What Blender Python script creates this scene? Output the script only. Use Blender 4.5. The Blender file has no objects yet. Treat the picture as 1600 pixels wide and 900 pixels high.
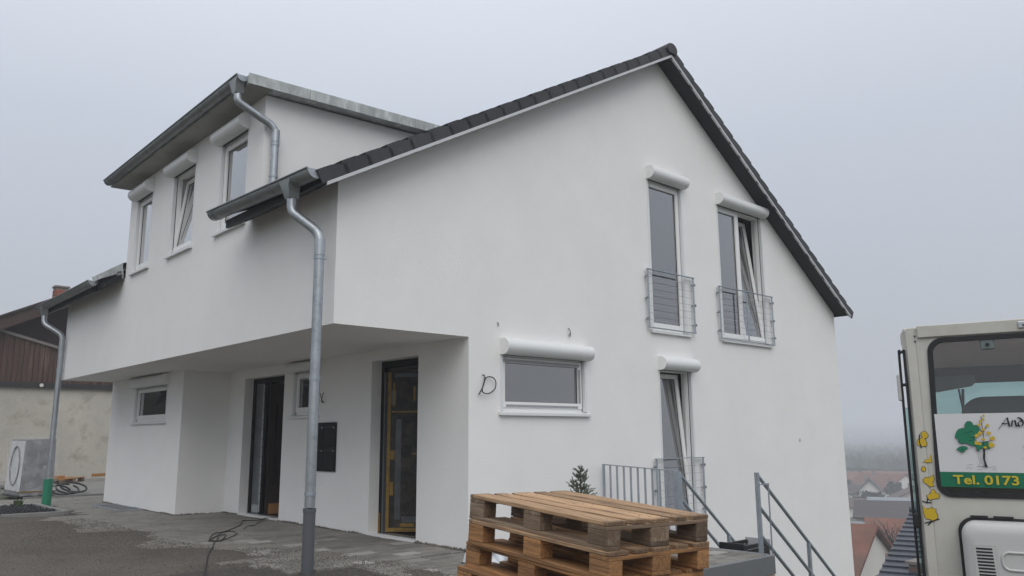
import bpy, bmesh, math, random
from mathutils import Vector, Matrix, Euler
from mathutils.geometry import tessellate_polygon
random.seed(7)
S = bpy.context.scene
COL = S.collection
R = math.radians

# ------------------------------------------------------------------ camera
cam_d = bpy.data.cameras.new('camera'); cam = bpy.data.objects.new('camera', cam_d); COL.objects.link(cam)
CAM = Vector((-4.264, -7.516, 1.307))
def cam_axes(y, p, r):
    f = Vector((math.cos(p)*math.sin(y), math.cos(p)*math.cos(y), math.sin(p)))
    rt = Vector((math.cos(y), -math.sin(y), 0)); up = rt.cross(f)
    return math.cos(r)*rt + math.sin(r)*up, -math.sin(r)*rt + math.cos(r)*up, f
cr, cu, cf = cam_axes(0.73813, 0.18324, -0.00644)
cam.matrix_world = Matrix(((cr.x, cu.x, -cf.x, CAM.x), (cr.y, cu.y, -cf.y, CAM.y), (cr.z, cu.z, -cf.z, CAM.z), (0, 0, 0, 1)))
cam_d.sensor_width = 36; cam_d.lens = 1248.35/1600*36
cam_d.clip_start = .05; cam_d.clip_end = 6000
S.camera = cam
S.render.resolution_x = 1024; S.render.resolution_y = 576

# ------------------------------------------------------------------ world: overcast sky
W = bpy.data.worlds.new('World'); S.world = W; W.use_nodes = True
nt = W.node_tree; nt.nodes.clear()
def N(nt, t, **k):
    n = nt.nodes.new(t)
    for a, b in k.items(): setattr(n, a, b)
    return n
out = N(nt, 'ShaderNodeOutputWorld')
sky = N(nt, 'ShaderNodeTexSky', sky_type='NISHITA', sun_disc=False)
sky.sun_elevation = R(44); sky.sun_rotation = R(212); sky.air_density = 1.2; sky.dust_density = 4; sky.ozone_density = 1
bg1 = N(nt, 'ShaderNodeBackground'); bg1.inputs[1].default_value = .07
nt.links.new(sky.outputs[0], bg1.inputs[0])
tc = N(nt, 'ShaderNodeTexCoord'); sx = N(nt, 'ShaderNodeSeparateXYZ'); nt.links.new(tc.outputs['Generated'], sx.inputs[0])
rmp = N(nt, 'ShaderNodeValToRGB')
e = rmp.color_ramp.elements
e[0].position = 0.0; e[0].color = (.455, .473, .512, 1)
e[1].position = 1.0; e[1].color = (1.42, 1.45, 1.52, 1)
m = rmp.color_ramp.elements.new(.35); m.color = (.615, .67, .765, 1)
nt.links.new(sx.outputs[2], rmp.inputs[0])
ns = N(nt, 'ShaderNodeTexNoise'); ns.inputs['Scale'].default_value = 1.6; ns.inputs['Detail'].default_value = 3
nt.links.new(tc.outputs['Generated'], ns.inputs[0])
mr = N(nt, 'ShaderNodeMapRange'); mr.inputs[3].default_value = .93; mr.inputs[4].default_value = 1.07
nt.links.new(ns.outputs[0], mr.inputs[0])
bg2 = N(nt, 'ShaderNodeBackground')
nt.links.new(rmp.outputs[0], bg2.inputs[0]); nt.links.new(mr.outputs[0], bg2.inputs[1])
mx = N(nt, 'ShaderNodeMixShader'); mx.inputs[0].default_value = .9
nt.links.new(bg1.outputs[0], mx.inputs[1]); nt.links.new(bg2.outputs[0], mx.inputs[2]); nt.links.new(mx.outputs[0], out.inputs[0])

sun_d = bpy.data.lights.new('sun', 'SUN'); sun = bpy.data.objects.new('sun', sun_d); COL.objects.link(sun)
sun_d.energy = 1.15; sun_d.angle = R(50); sun_d.color = (1, .97, .93)
az, el = R(212), R(44)                       # soft brighter part of the overcast, behind the camera
sd = Vector((math.sin(az)*math.cos(el), math.cos(az)*math.cos(el), math.sin(el)))
sun.rotation_euler = sd.to_track_quat('Z', 'Y').to_euler(); sun.location = (0, 0, 60)
S.view_settings.view_transform = 'Standard'; S.view_settings.look = 'None'
S.view_settings.exposure = 0.0; S.view_settings.gamma = 1
S.cycles.max_bounces = 8; S.cycles.diffuse_bounces = 5; S.cycles.glossy_bounces = 4; S.cycles.transmission_bounces = 6
S.cycles.transparent_max_bounces = 12; S.cycles.volume_bounces = 2; S.cycles.use_denoising = True
S.cycles.sample_clamp_indirect = 6

# ------------------------------------------------------------------ materials
MATS = {}
def mat(name, col, rough=.6, metal=0., var=0., vs=4., bump=0., bs=60., rnd=0., stretch=(1, 1, 1), col2=None, c2amt=(.45, .7), c2s=3., spec=.5, emit=None, bstretch=None, detail=6, coat=0):
    m = bpy.data.materials.new(name); m.use_nodes = True; t = m.node_tree; L = t.links.new
    b = t.nodes['Principled BSDF']
    b.inputs['Roughness'].default_value = rough; b.inputs['Metallic'].default_value = metal
    b.inputs['Specular IOR Level'].default_value = spec; b.inputs['Coat Weight'].default_value = coat
    tcn = N(t, 'ShaderNodeTexCoord'); mp = N(t, 'ShaderNodeMapping'); mp.inputs['Scale'].default_value = stretch
    oi = N(t, 'ShaderNodeObjectInfo'); mul = N(t, 'ShaderNodeVectorMath', operation='SCALE'); mul.inputs[0].default_value = (37, 53, 71)
    L(oi.outputs['Random'], mul.inputs['Scale']); add = N(t, 'ShaderNodeVectorMath', operation='ADD')
    L(tcn.outputs['Object'], add.inputs[0]); L(mul.outputs[0], add.inputs[1]); L(add.outputs[0], mp.inputs[0])
    cur = None
    rgb = N(t, 'ShaderNodeRGB'); rgb.outputs[0].default_value = (*col, 1); cur = rgb.outputs[0]
    if col2:
        n2 = N(t, 'ShaderNodeTexNoise'); n2.inputs['Scale'].default_value = c2s; n2.inputs['Detail'].default_value = detail; n2.inputs['Roughness'].default_value = .62
        L(mp.outputs[0], n2.inputs[0])
        r2 = N(t, 'ShaderNodeMapRange'); r2.inputs[1].default_value, r2.inputs[2].default_value = c2amt; L(n2.outputs[0], r2.inputs[0])
        mi = N(t, 'ShaderNodeMix', data_type='RGBA'); L(r2.outputs[0], mi.inputs[0]); L(cur, mi.inputs[6]); mi.inputs[7].default_value = (*col2, 1)
        cur = mi.outputs[2]
    f = None
    if var:
        n1 = N(t, 'ShaderNodeTexNoise'); n1.inputs['Scale'].default_value = vs; n1.inputs['Detail'].default_value = detail; n1.inputs['Roughness'].default_value = .65
        L(mp.outputs[0], n1.inputs[0])
        r1 = N(t, 'ShaderNodeMapRange'); r1.inputs[1].default_value = .25; r1.inputs[2].default_value = .75
        r1.inputs[3].default_value = 1-var; r1.inputs[4].default_value = 1+var; L(n1.outputs[0], r1.inputs[0]); f = r1.outputs[0]
    if rnd:
        r3 = N(t, 'ShaderNodeMapRange'); r3.inputs[3].default_value = 1-rnd; r3.inputs[4].default_value = 1+rnd; L(oi.outputs['Random'], r3.inputs[0])
        if f is None: f = r3.outputs[0]
        else:
            mm = N(t, 'ShaderNodeMath', operation='MULTIPLY'); L(f, mm.inputs[0]); L(r3.outputs[0], mm.inputs[1]); f = mm.outputs[0]
    if f is not None:
        sc = N(t, 'ShaderNodeVectorMath', operation='SCALE'); L(cur, sc.inputs[0]); L(f, sc.inputs['Scale']); cur = sc.outputs[0]
    L(cur, b.inputs['Base Color'])
    if bump:
        nb = N(t, 'ShaderNodeTexNoise'); nb.inputs['Scale'].default_value = bs; nb.inputs['Detail'].default_value = 4
        if bstretch:
            mp2 = N(t, 'ShaderNodeMapping'); mp2.inputs['Scale'].default_value = bstretch; L(tcn.outputs['Object'], mp2.inputs[0]); L(mp2.outputs[0], nb.inputs[0])
        else: L(mp.outputs[0], nb.inputs[0])
        bm = N(t, 'ShaderNodeBump'); bm.inputs['Strength'].default_value = bump; bm.inputs['Distance'].default_value = .01
        L(nb.outputs[0], bm.inputs['Height']); L(bm.outputs[0], b.inputs['Normal'])
    MATS[name] = m
    return m
def glass_mat(name, tint, refl=.14, rough=.0):
    m = bpy.data.materials.new(name); m.use_nodes = True; t = m.node_tree; L = t.links.new; t.nodes.clear()
    o = N(t, 'ShaderNodeOutputMaterial'); g = N(t, 'ShaderNodeBsdfGlossy'); g.inputs['Roughness'].default_value = rough
    g.inputs['Color'].default_value = (.97, .97, .97, 1)
    tr = N(t, 'ShaderNodeBsdfTransparent'); tr.inputs[0].default_value = (*tint, 1)
    fr = N(t, 'ShaderNodeFresnel'); fr.inputs[0].default_value = 1.5
    mr_ = N(t, 'ShaderNodeMapRange'); mr_.inputs[1].default_value = .04; mr_.inputs[2].default_value = .35; mr_.inputs[3].default_value = refl; mr_.inputs[4].default_value = min(1, refl*4.5)
    L(fr.outputs[0], mr_.inputs[0]); mi = N(t, 'ShaderNodeMixShader'); L(mr_.outputs[0], mi.inputs[0]); L(tr.outputs[0], mi.inputs[1]); L(g.outputs[0], mi.inputs[2]); L(mi.outputs[0], o.inputs[0])
    MATS[name] = m; return m

plaster = mat('white_plaster', (.805, .798, .782), .9, var=.035, vs=1.2, bump=.32, bs=52, bstretch=(1, 1, 1.6), spec=.2)
plaster_in = mat('interior_plaster', (.7, .69, .66), .9)
pvc = mat('white_frame', (.8, .8, .79), .35, var=.015)
alu_w = mat('white_aluminium', (.72, .73, .73), .38, spec=.5)
gasket = mat('dark_gasket', (.03, .03, .032), .6)
glass = glass_mat('window_glass', (.78, .8, .8), .3)
zinc = mat('zinc_sheet', (.4, .425, .45), .45, metal=.85, var=.12, vs=5, detail=3, col2=(.33, .355, .38), c2s=14, c2amt=(.5, .68))
zinc_dark = mat('zinc_gutter', (.27, .29, .29), .5, metal=.7, var=.2, vs=5)
zinc_patch = mat('weathered_sheet', (.42, .44, .43), .6, metal=.35, var=.25, vs=5, col2=(.62, .65, .65), c2s=6, c2amt=(.5, .68), stretch=(1.4, 1, .5), detail=4)
tile = mat('roof_tile', (.033, .034, .038), .62, var=.25, vs=9, rnd=.3, bump=.2, bs=80)
soffit_dark = mat('soffit_board', (.012, .0135, .017), .55, var=.1, spec=.3)
trim = mat('verge_trim', (.55, .56, .57), .45, metal=.2)
anth = mat('anthracite', (.004, .0045, .0055), .6, spec=.15)
anth_box = mat('letterbox_black', (.005, .006, .008), .5, spec=.25)
steel = mat('stainless', (.55, .57, .58), .35, metal=.9)
galv = mat('galvanised_steel', (.36, .4, .44), .5, metal=.6, var=.15, vs=12)
pipe_grey = mat('standpipe_grey', (.085, .092, .1), .5)
green_pl = mat('green_plastic', (.012, .2, .11), .45)
black_pl = mat('black_plastic', (.012, .012, .013), .45)
rubber = mat('black_rubber', (.01, .01, .011), .6)
tape_y = mat('yellow_tape', (.22, .13, .015), .6, var=.4, vs=8)
film = mat('grey_film', (.018, .0165, .015), .45, spec=.3, var=.4, vs=7, bump=.7, bs=9, col2=(.06, .05, .034), c2s=6)
film_d1 = mat('blue_grey_film', (.085, .095, .1), .3, var=.35, vs=5, bump=.8, bs=8)
film_mid = mat('smoky_film', (.07, .075, .08), .3, var=.45, vs=6, bump=1., bs=9)
film_light = mat('milky_film', (.3, .315, .32), .3, var=.25, vs=5, bump=1., bs=7)
film_print = mat('printed_film', (.3, .31, .32), .45, var=.7, vs=60, stretch=(1, 1, 3))
paver_m = mat('concrete_paver', (.2, .192, .172), .85, var=.2, vs=9, rnd=.2, bump=.3, bs=120, col2=(.13, .118, .097), c2s=2.2, c2amt=(.45, .75))
paver_l = mat('pale_paver', (.31, .3, .28), .85, var=.12, vs=9, rnd=.1, bump=.3, bs=120)
joint = mat('joint_sand', (.06, .054, .045), .95, var=.2, vs=20)
kerb_m = mat('kerb_concrete', (.23, .23, .22), .85, var=.15, vs=6, bump=.2, bs=90)
gravel = mat('driveway_grit', (.105, .093, .077), .95, var=.75, vs=42, bump=1., bs=60, col2=(.075, .066, .053), c2s=1.4, c2amt=(.4, .68), detail=8)
pebble = mat('pebble', (.12, .107, .09), .9, var=.6, vs=45)
basalt = mat('basalt_chip', (.03, .031, .035), .75, var=.5, vs=6)
wood_y = mat('new_pallet_wood', (.33, .165, .062), .75, var=.34, vs=3.5, stretch=(1.2, 22, 22), rnd=.32, bump=.4, bs=6, col2=(.16, .085, .04), c2s=2.6, c2amt=(.46, .7))
wood_t = mat('weathered_board_wood', (.42, .265, .145), .8, var=.4, vs=3.5, stretch=(1.2, 24, 24), rnd=.26, bump=.35, bs=6, col2=(.15, .09, .055), c2s=2.5, c2amt=(.44, .7))
wood_d = mat('grey_pallet_wood', (.155, .105, .067), .85, var=.35, vs=4, stretch=(1.5, 18, 18), rnd=.35, bump=.3, bs=6, col2=(.25, .195, .14), c2s=1.5, c2amt=(.5, .7))
wood_r = mat('orange_wood', (.32, .15, .045), .7, var=.25, vs=5, stretch=(1, 12, 12))
def end_stain(m, lo, hi, k):
    # boards darken at their weathered ends
    t = m.node_tree; b = t.nodes['Principled BSDF']; src = b.inputs['Base Color'].links[0].from_socket
    tcx = N(t, 'ShaderNodeTexCoord'); sp_ = N(t, 'ShaderNodeSeparateXYZ'); t.links.new(tcx.outputs['Object'], sp_.inputs[0])
    ab = N(t, 'ShaderNodeMath', operation='ABSOLUTE'); t.links.new(sp_.outputs[0], ab.inputs[0])
    nz_ = N(t, 'ShaderNodeTexNoise'); nz_.inputs['Scale'].default_value = 30; t.links.new(tcx.outputs['Object'], nz_.inputs[0])
    ad = N(t, 'ShaderNodeMath', operation='MULTIPLY_ADD'); ad.inputs[1].default_value = .06; t.links.new(nz_.outputs[0], ad.inputs[0]); t.links.new(ab.outputs[0], ad.inputs[2])
    r_ = N(t, 'ShaderNodeMapRange'); r_.inputs[1].default_value = lo; r_.inputs[2].default_value = hi; r_.inputs[3].default_value = 1; r_.inputs[4].default_value = k; t.links.new(ad.outputs[0], r_.inputs[0])
    sc_ = N(t, 'ShaderNodeVectorMath', operation='SCALE'); t.links.new(src, sc_.inputs[0]); t.links.new(r_.outputs[0], sc_.inputs['Scale']); t.links.new(sc_.outputs[0], b.inputs['Base Color'])
end_stain(wood_t, .58, .635, .4); end_stain(wood_d, .58, .635, .6); end_stain(wood_y, .59, .64, .65)
clad = mat('brown_cladding', (.066, .036, .025), .8, var=.45, vs=2.2, stretch=(6, 6, .5), col2=(.21, .14, .1), c2s=1.5, c2amt=(.55, .8), bump=.3, bs=10)
clad_d = mat('dark_brown_boards', (.034, .02, .017), .8, var=.2, vs=2, stretch=(1, 1, 6))
fascia_b = mat('brown_fascia', (.05, .028, .022), .75, var=.2, vs=2)
oldplaster = mat('old_plaster', (.45, .425, .37), .95, var=.2, vs=1.1, col2=(.22, .2, .16), c2s=2.2, c2amt=(.52, .78), bump=.6, bs=14, detail=9)
brick = mat('chimney_brick', (.24, .08, .05), .85, rnd=.25, var=.2)
mortar = mat('mortar', (.2, .18, .16), .9)
ledge_m = mat('black_ledge', (.015, .015, .015), .6)
soil = mat('ground_soil', (.075, .08, .05), .95, var=.35, vs=.35, col2=(.05, .06, .035), c2s=.05, bump=.5, bs=6)
stone_m = mat('sandstone', (.27, .21, .13), .9, var=.25, vs=5, rnd=.15, bump=.5, bs=18)
conc = mat('concrete', (.25, .25, .245), .85, var=.12, vs=3, bump=.2, bs=50)
cab_m = mat('beige_paint', (.5, .49, .44), .36, var=.1, vs=3.5, col2=(.4, .375, .32), c2s=2.5, c2amt=(.55, .85), coat=.1)
cab_grey = mat('cover_paint', (.5, .5, .485), .32, var=.04, vs=2)
cab_glass = glass_mat('cab_glass', (.93, .95, .945), .06)
cab_green = glass_mat('green_windscreen', (.66, .8, .78), .06)
liner = mat('roof_liner', (.85, .62, .58), .9, var=.06)
mat('cab_mat', (.16, .155, .15), .8)
visor_m = mat('tinted_visor', (.06, .075, .075), .3)
sign_w = mat('sign_white', (.62, .62, .62), .5)
sign_g = mat('sign_green', (.0, .14, .07), .5)
sign_y = mat('sign_yellow', (.52, .43, .02), .5)
leaf_g = mat('logo_green', (.005, .17, .085), .5)
leaf_y = mat('logo_yellow', (.56, .38, .015), .5)
ink = mat('ink_black', (.006, .006, .006), .55)
needle = mat('conifer_needle', (.12, .16, .105), .7, rnd=.1, var=.5, vs=9)
bark = mat('bark', (.07, .05, .035), .9, var=.3, vs=12)
leafm = mat('weed_leaf', (.06, .1, .03), .7, var=.3)
terracotta = mat('plant_pot', (.03, .03, .03), .6)
foil = mat('crumpled_foil', (.5, .52, .55), .3, metal=.4, bump=1, bs=10)
roof_red = mat('town_red_tile', (.15, .062, .038), .85, var=.3, vs=.8, rnd=.12, col2=(.1, .055, .042), c2s=.35)
roof_brown = mat('town_brown_tile', (.1, .068, .055), .85, var=.2, vs=.6, rnd=.1)
roof_grey = mat('town_dark_tile', (.06, .052, .052), .85, var=.15, vs=.5)
roof_pale = mat('town_grey_sheet', (.2, .22, .24), .6, var=.1, vs=.5)
roof_blue = mat('glazed_dark_tile', (.03, .034, .048), .42, var=.25, vs=4, rnd=.25)
wall_w = mat('town_white_wall', (.62, .6, .56), .9, var=.06, vs=.3)
wall_c = mat('town_cream_wall', (.5, .45, .35), .9, var=.06, vs=.3)
win_d = mat('town_window', (.05, .055, .06), .2)
solar = mat('solar_panel', (.2, .22, .28), .25)
forest_m = mat('forest_leaf', (.05, .062, .048), .95, rnd=.0, var=.5, vs=.08)
twig = mat('bare_twig', (.035, .026, .022), .9)

# ------------------------------------------------------------------ mesh helpers
class MB:
    def __init__(s, M=None): s.v = []; s.f = []; s.M = M or Matrix()
    def add(s, vs, fs):
        o = len(s.v); s.v += [tuple(s.M @ Vector(v)) for v in vs]; s.f += [tuple(i+o for i in f) for f in fs]; return s
    def box(s, x0, x1, y0, y1, z0, z1, T=None):
        vs = [(x, y, z) for z in (z0, z1) for y in (y0, y1) for x in (x0, x1)]
        if T is not None: vs = [T @ Vector(v) for v in vs]
        return s.add(vs, [(0, 2, 3, 1), (4, 5, 7, 6), (0, 1, 5, 4), (2, 6, 7, 3), (0, 4, 6, 2), (1, 3, 7, 5)])
    def prism(s, poly, fn, d0, d1):
        n = len(poly); vs = [fn(p, d0) for p in poly] + [fn(p, d1) for p in poly]
        fs = [tuple(range(n))[::-1], tuple(range(n, 2*n))] + [(i, (i+1) % n, n+(i+1) % n, n+i) for i in range(n)]
        return s.add(vs, fs)
    def tube(s, pts, r, n=10, closed=False):
        pts = [Vector(p) for p in pts]; K = len(pts); rings = []
        rr = r if isinstance(r, (list, tuple)) else [r]*K
        up = None
        for i, p in enumerate(pts):
            if closed: t = (pts[(i+1) % K]-pts[i-1])
            else: t = pts[min(i+1, K-1)]-pts[max(i-1, 0)]
            t = t.normalized() if t.length > 1e-9 else Vector((0, 0, 1))
            if up is None: up = Vector((0, 0, 1)) if abs(t.z) < .9 else Vector((1, 0, 0))
            a = (up - t*up.dot(t)).normalized(); b = t.cross(a); up = a
            rings.append([p + (a*math.cos(2*math.pi*k/n) + b*math.sin(2*math.pi*k/n))*rr[i] for k in range(n)])
        vs = [v for q in rings for v in q]; fs = []
        for i in range(K if closed else K-1):
            j = (i+1) % K
            fs += [(i*n+k, i*n+(k+1) % n, j*n+(k+1) % n, j*n+k) for k in range(n)]
        if not closed: fs += [tuple(range(n))[::-1], tuple((K-1)*n+k for k in range(n))]
        return s.add(vs, fs)
    def build(s, name, m, parent=None, smooth=None, bevel=0, solid=0, kind=None):
        me = bpy.data.meshes.new(name); me.from_pydata(s.v, [], s.f); 
        bm = bmesh.new(); bm.from_mesh(me)
        bmesh.ops.recalc_face_normals(bm, faces=bm.faces)
        if bevel: bmesh.ops.bevel(bm, geom=bm.edges[:], offset=bevel, segments=1, affect='EDGES', profile=.5)
        bm.to_mesh(me); bm.free()
        if smooth is not None:
            me.polygons.foreach_set('use_smooth', [True]*len(me.polygons)); me.set_sharp_from_angle(angle=R(smooth))
        me.materials.append(m)
        o = bpy.data.objects.new(name, me); COL.objects.link(o)
        if parent: o.parent = parent
        if solid:
            sm = o.modifiers.new('solid', 'SOLIDIFY'); sm.thickness = solid; sm.offset = 0
        if kind: o['kind'] = kind
        return o
def tag(o, label, cat, group=None):
    o['label'] = label; o['category'] = cat
    if group: o['group'] = group
    return o
def thing(name, label, cat, loc=(0, 0, 0), rz=0, group=None):
    o = bpy.data.objects.new(name, None); COL.objects.link(o); o.location = loc; o.rotation_euler = (0, 0, rz); o.empty_display_size = .2
    return tag(o, label, cat, group)
def copy_tree(o, parent=None):
    c = o.copy(); COL.objects.link(c)
    if parent: c.parent = parent
    for ch in o.children: copy_tree(ch, c)
    return c
def smooth_path(pts, n=6):
    pts = [Vector(p) for p in pts]; o = []
    for i in range(len(pts)-1):
        p0 = pts[max(i-1, 0)]; p1 = pts[i]; p2 = pts[i+1]; p3 = pts[min(i+2, len(pts)-1)]
        for k in range(n):
            t = k/n
            o.append(.5*((2*p1)+(p2-p0)*t+(2*p0-5*p1+4*p2-p3)*t*t+(3*p1-p0-3*p2+p3)*t**3))
    return o + [pts[-1]]
def axesM(o, u, v, w):
    return Matrix(((u[0], v[0], w[0], o[0]), (u[1], v[1], w[1], o[1]), (u[2], v[2], w[2], o[2]), (0, 0, 0, 1)))
def wall(name, parent, M, outer, holes=(), reveal=.22, m=plaster):
    polys = [[Vector((u, v, 0)) for u, v in outer]] + [[Vector((a, c, 0)), Vector((b, c, 0)), Vector((b, d, 0)), Vector((a, d, 0))] for a, b, c, d in holes]
    flat = [p for q in polys for p in q]
    mb = MB(M); fs = []
    for t in tessellate_polygon(polys):
        a, b, c = (flat[i] for i in t)
        if (b-a).cross(c-a).z < 0: t = t[::-1]
        if abs((b-a).cross(c-a).z) > 1e-9: fs.append(tuple(t))
    mb.add(flat, fs)
    for a, b, c, d in holes:
        r = reveal
        mb.add([(a, c, 0), (b, c, 0), (b, d, 0), (a, d, 0), (a, c, -r), (b, c, -r), (b, d, -r), (a, d, -r)], [(0, 1, 5, 4), (1, 2, 6, 5), (2, 3, 7, 6), (3, 0, 4, 7)])
    me = bpy.data.meshes.new(name); me.from_pydata(mb.v, [], mb.f); me.materials.append(m)
    o = bpy.data.objects.new(name, me); COL.objects.link(o); o.parent = parent
    return o

# ------------------------------------------------------------------ terrain
def sstep(a, b, x):
    t = min(1, max(0, (x-a)/(b-a))); return t*t*(3-2*t)
def lerp_tab(tab, x):
    if x <= tab[0][0]: return tab[0][1]
    for (a, b), (c, d) in zip(tab, tab[1:]):
        if x <= c: return b+(d-b)*(x-a)/(c-a)
    return tab[-1][1]
X0 = [(-9, 5.2), (-6.5, 4.6), (-5, 4.1), (-4.3, 3.2), (-3.5, 2.65), (-2.45, 2.5), (-2.35, 4.3), (10.9, 4.3), (12.5, 9), (40, 9)]
def gbase(y):
    return -.0155*min(3.5, max(0, -y)) - .0625*max(0, min(9, -y)-3.5)
def gz(x, y):
    z = gbase(y); s = x - lerp_tab(X0, y)
    if s > 0:
        z += -lerp_tab([(0, 0), (2.8, 2.4), (10, 2.9), (43, 12.2), (90, 13.2), (300, 13.6), (2000, 13.6)], s)
        if x > 800: z += sstep(800, 1700, x)*(34 + 5*math.sin(x*.017+y*.011) + 4*math.sin(y*.023+1))
    return z

# ================================================================== SETTING
def grid_obj(name, xs, ys, fz, m, keep=None, kind='structure'):
    mb = MB(); idx = {}
    for j, y in enumerate(ys):
        for i, x in enumerate(xs): idx[i, j] = len(mb.v); mb.v.append((x, y, fz(x, y)))
    for j in range(len(ys)-1):
        for i in range(len(xs)-1):
            if keep and not keep(.5*(xs[i]+xs[i+1]), .5*(ys[j]+ys[j+1])): continue
            mb.f.append((idx[i, j], idx[i+1, j], idx[i+1, j+1], idx[i, j+1]))
    me = bpy.data.meshes.new(name); me.from_pydata(mb.v, [], mb.f); me.materials.append(m)
    me.polygons.foreach_set('use_smooth', [True]*len(me.polygons))
    o = bpy.data.objects.new(name, me); COL.objects.link(o)
    if kind: o['kind'] = kind
    return o
def spaced(lo, hi, near_lo, near_hi, step):
    a = []; x = near_lo
    while x <= near_hi: a.append(x); x += step
    g = step; x = near_hi
    while x < hi: g *= 1.28; x += g; a.append(min(x, hi))
    g = step; x = near_lo; b = []
    while x > lo: g *= 1.28; x -= g; b.append(max(x, lo))
    return b[::-1] + a
grid_obj('ground', spaced(-2000, 2000, -14, 24, .5), spaced(-2000, 2000, -14, 26, .5), lambda x, y: gz(x, y)-.09, soil)

XB = [(-2.6, .7), (-1, .62), (-.5, .6), (.33, .52), (1.3, .42), (2.0, .05), (2.2, -.35), (3.5, -.5), (4.9, -.45), (6.6, -.42), (8.1, -.6), (8.6, -1.3), (11.2, -1.6), (14, -2.2)]
def hash2(i, j, k=0):
    h = math.sin(i*127.1+j*311.7+k*74.7)*43758.5453; return h-math.floor(h)
def vnoise(x, y, k=0):
    i, j = math.floor(x), math.floor(y); fx, fy = x-i, y-j; fx = fx*fx*(3-2*fx); fy = fy*fy*(3-2*fy)
    a, b, c, d = hash2(i, j, k), hash2(i+1, j, k), hash2(i, j+1, k), hash2(i+1, j+1, k)
    return a+(b-a)*fx+(c-a)*fy+(a-b-c+d)*fx*fy
def grit_z(x, y):
    xb = lerp_tab(XB, y)
    d = xb - x + .9*(vnoise(x*1.3, y*1.3)-.5) + .28*(vnoise(x*4, y*4, 3)-.5) + .06*(vnoise(x*13, y*13, 5)-.5)
    z = gbase(y) + max(-.05, min(.014, d*.05)) + .004*(vnoise(x*9, y*9, 7)-.5)*(1 if d > .05 else 0) + .02*(vnoise(x*.6, y*.6, 9)-.5)*min(1, max(0, d))
    return z - .055*sstep(1.7, .5, y)*sstep(.6, .1, x)
xs = [-14, -11, -9, -7, -5.5, -4.5, -3.6, -3.0] + [-2.7+.045*i for i in range(85)]
ys = [-14, -11, -9, -7.5, -6, -5, -4.2, -3.6] + [-3.2+.055*i for i in range(222)] + [9.4, 10, 11, 12, 13, 14, 16]
grid_obj('driveway', xs, ys, grit_z, gravel, keep=lambda x, y: x < lerp_tab(XB, y)+.9 and x < lerp_tab(X0, y)-.2)
# driveway further right, under the pallets and the digger
grid_obj('forecourt', [.9, 1.3, 1.7, 2.1, 2.5, 3, 3.4, 3.8, 4.2], [-14, -11, -9, -7.5, -6, -5, -4.5, -4, -3.5, -3, -2.62], lambda x, y: gbase(y)-.012, gravel, keep=lambda x, y: x < lerp_tab(X0, y)-.15)

# pavement with single pavers
pav = bpy.data.objects.new('pavement', None); COL.objects.link(pav); pav['kind'] = 'structure'
grid_obj('joint_bed', [-2.4+.5*i for i in range(9)] + [1.85], [-2.5+.5*i for i in range(32)], lambda x, y: gbase(y)-.022, joint, kind=None).parent = pav
grid_obj('joint_bed', [1.86+.3*i for i in range(8)]+[4.2], [-2.45+.35*i for i in range(8)], lambda x, y: gbase(y)-.022, joint, kind=None).parent = pav
cells = []
def lay(xa, xb_, ya, yb):
    y = ya; row = 0
    while y < yb-.05:
        d = (.2, .2, .2, .2)[row % 4]; x = xa - random.uniform(0, .25)
        while x < xb_-.03:
            w = random.choice((.2, .3, .3, .4)); a = max(x, xa); b = min(x+w, xb_)
            if b-a > .04: cells.append((a, b, y, min(y+d, yb)))
            x += w
        y += d; row += 1
lay(-1.6, 1.85, 0.02, 13.3); lay(.3, 4.2, -2.44, 0.0)
cells = [c for c in cells if c[1] > lerp_tab(XB, c[2])-.75 and not (c[2] > 8.2 and c[3] < 11.4 and c[0] < -.25) and not (c[0] > 1.0 and c[2] > 6.95 and c[3] < 11.0)]
cells.sort(key=lambda c: (Vector(((c[0]+c[1])/2, (c[2]+c[3])/2, 0))-CAM).length)
unit = {}
rest = MB()
for k, (a, b, c, d) in enumerate(cells):
    cx, cy, w, l = (a+b)/2, (c+d)/2, b-a-.011, d-c-.011
    tz = gbase(cy)+random.uniform(-.002, .002)
    if k < 300:
        key = (round(w, 2), round(l, 2))
        if key not in unit:
            o = MB().box(-w/2, w/2, -l/2, l/2, -.06, 0).build('paver', paver_m, pav, bevel=.004); unit[key] = o
        else: o = unit[key].copy(); COL.objects.link(o); o.parent = pav
        o.material_slots[0].link = 'OBJECT'; o.material_slots[0].material = paver_l if random.random() < .09 else paver_m
        o.location = (cx, cy, tz); o.rotation_euler = (random.uniform(-.004, .004), random.uniform(-.004, .004)+.0, 0)
    else: rest.box(cx-w/2, cx+w/2, cy-l/2, cy+l/2, tz-.06, tz)
rest.build('paver_rest', paver_m, pav, kind='stuff')
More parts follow.
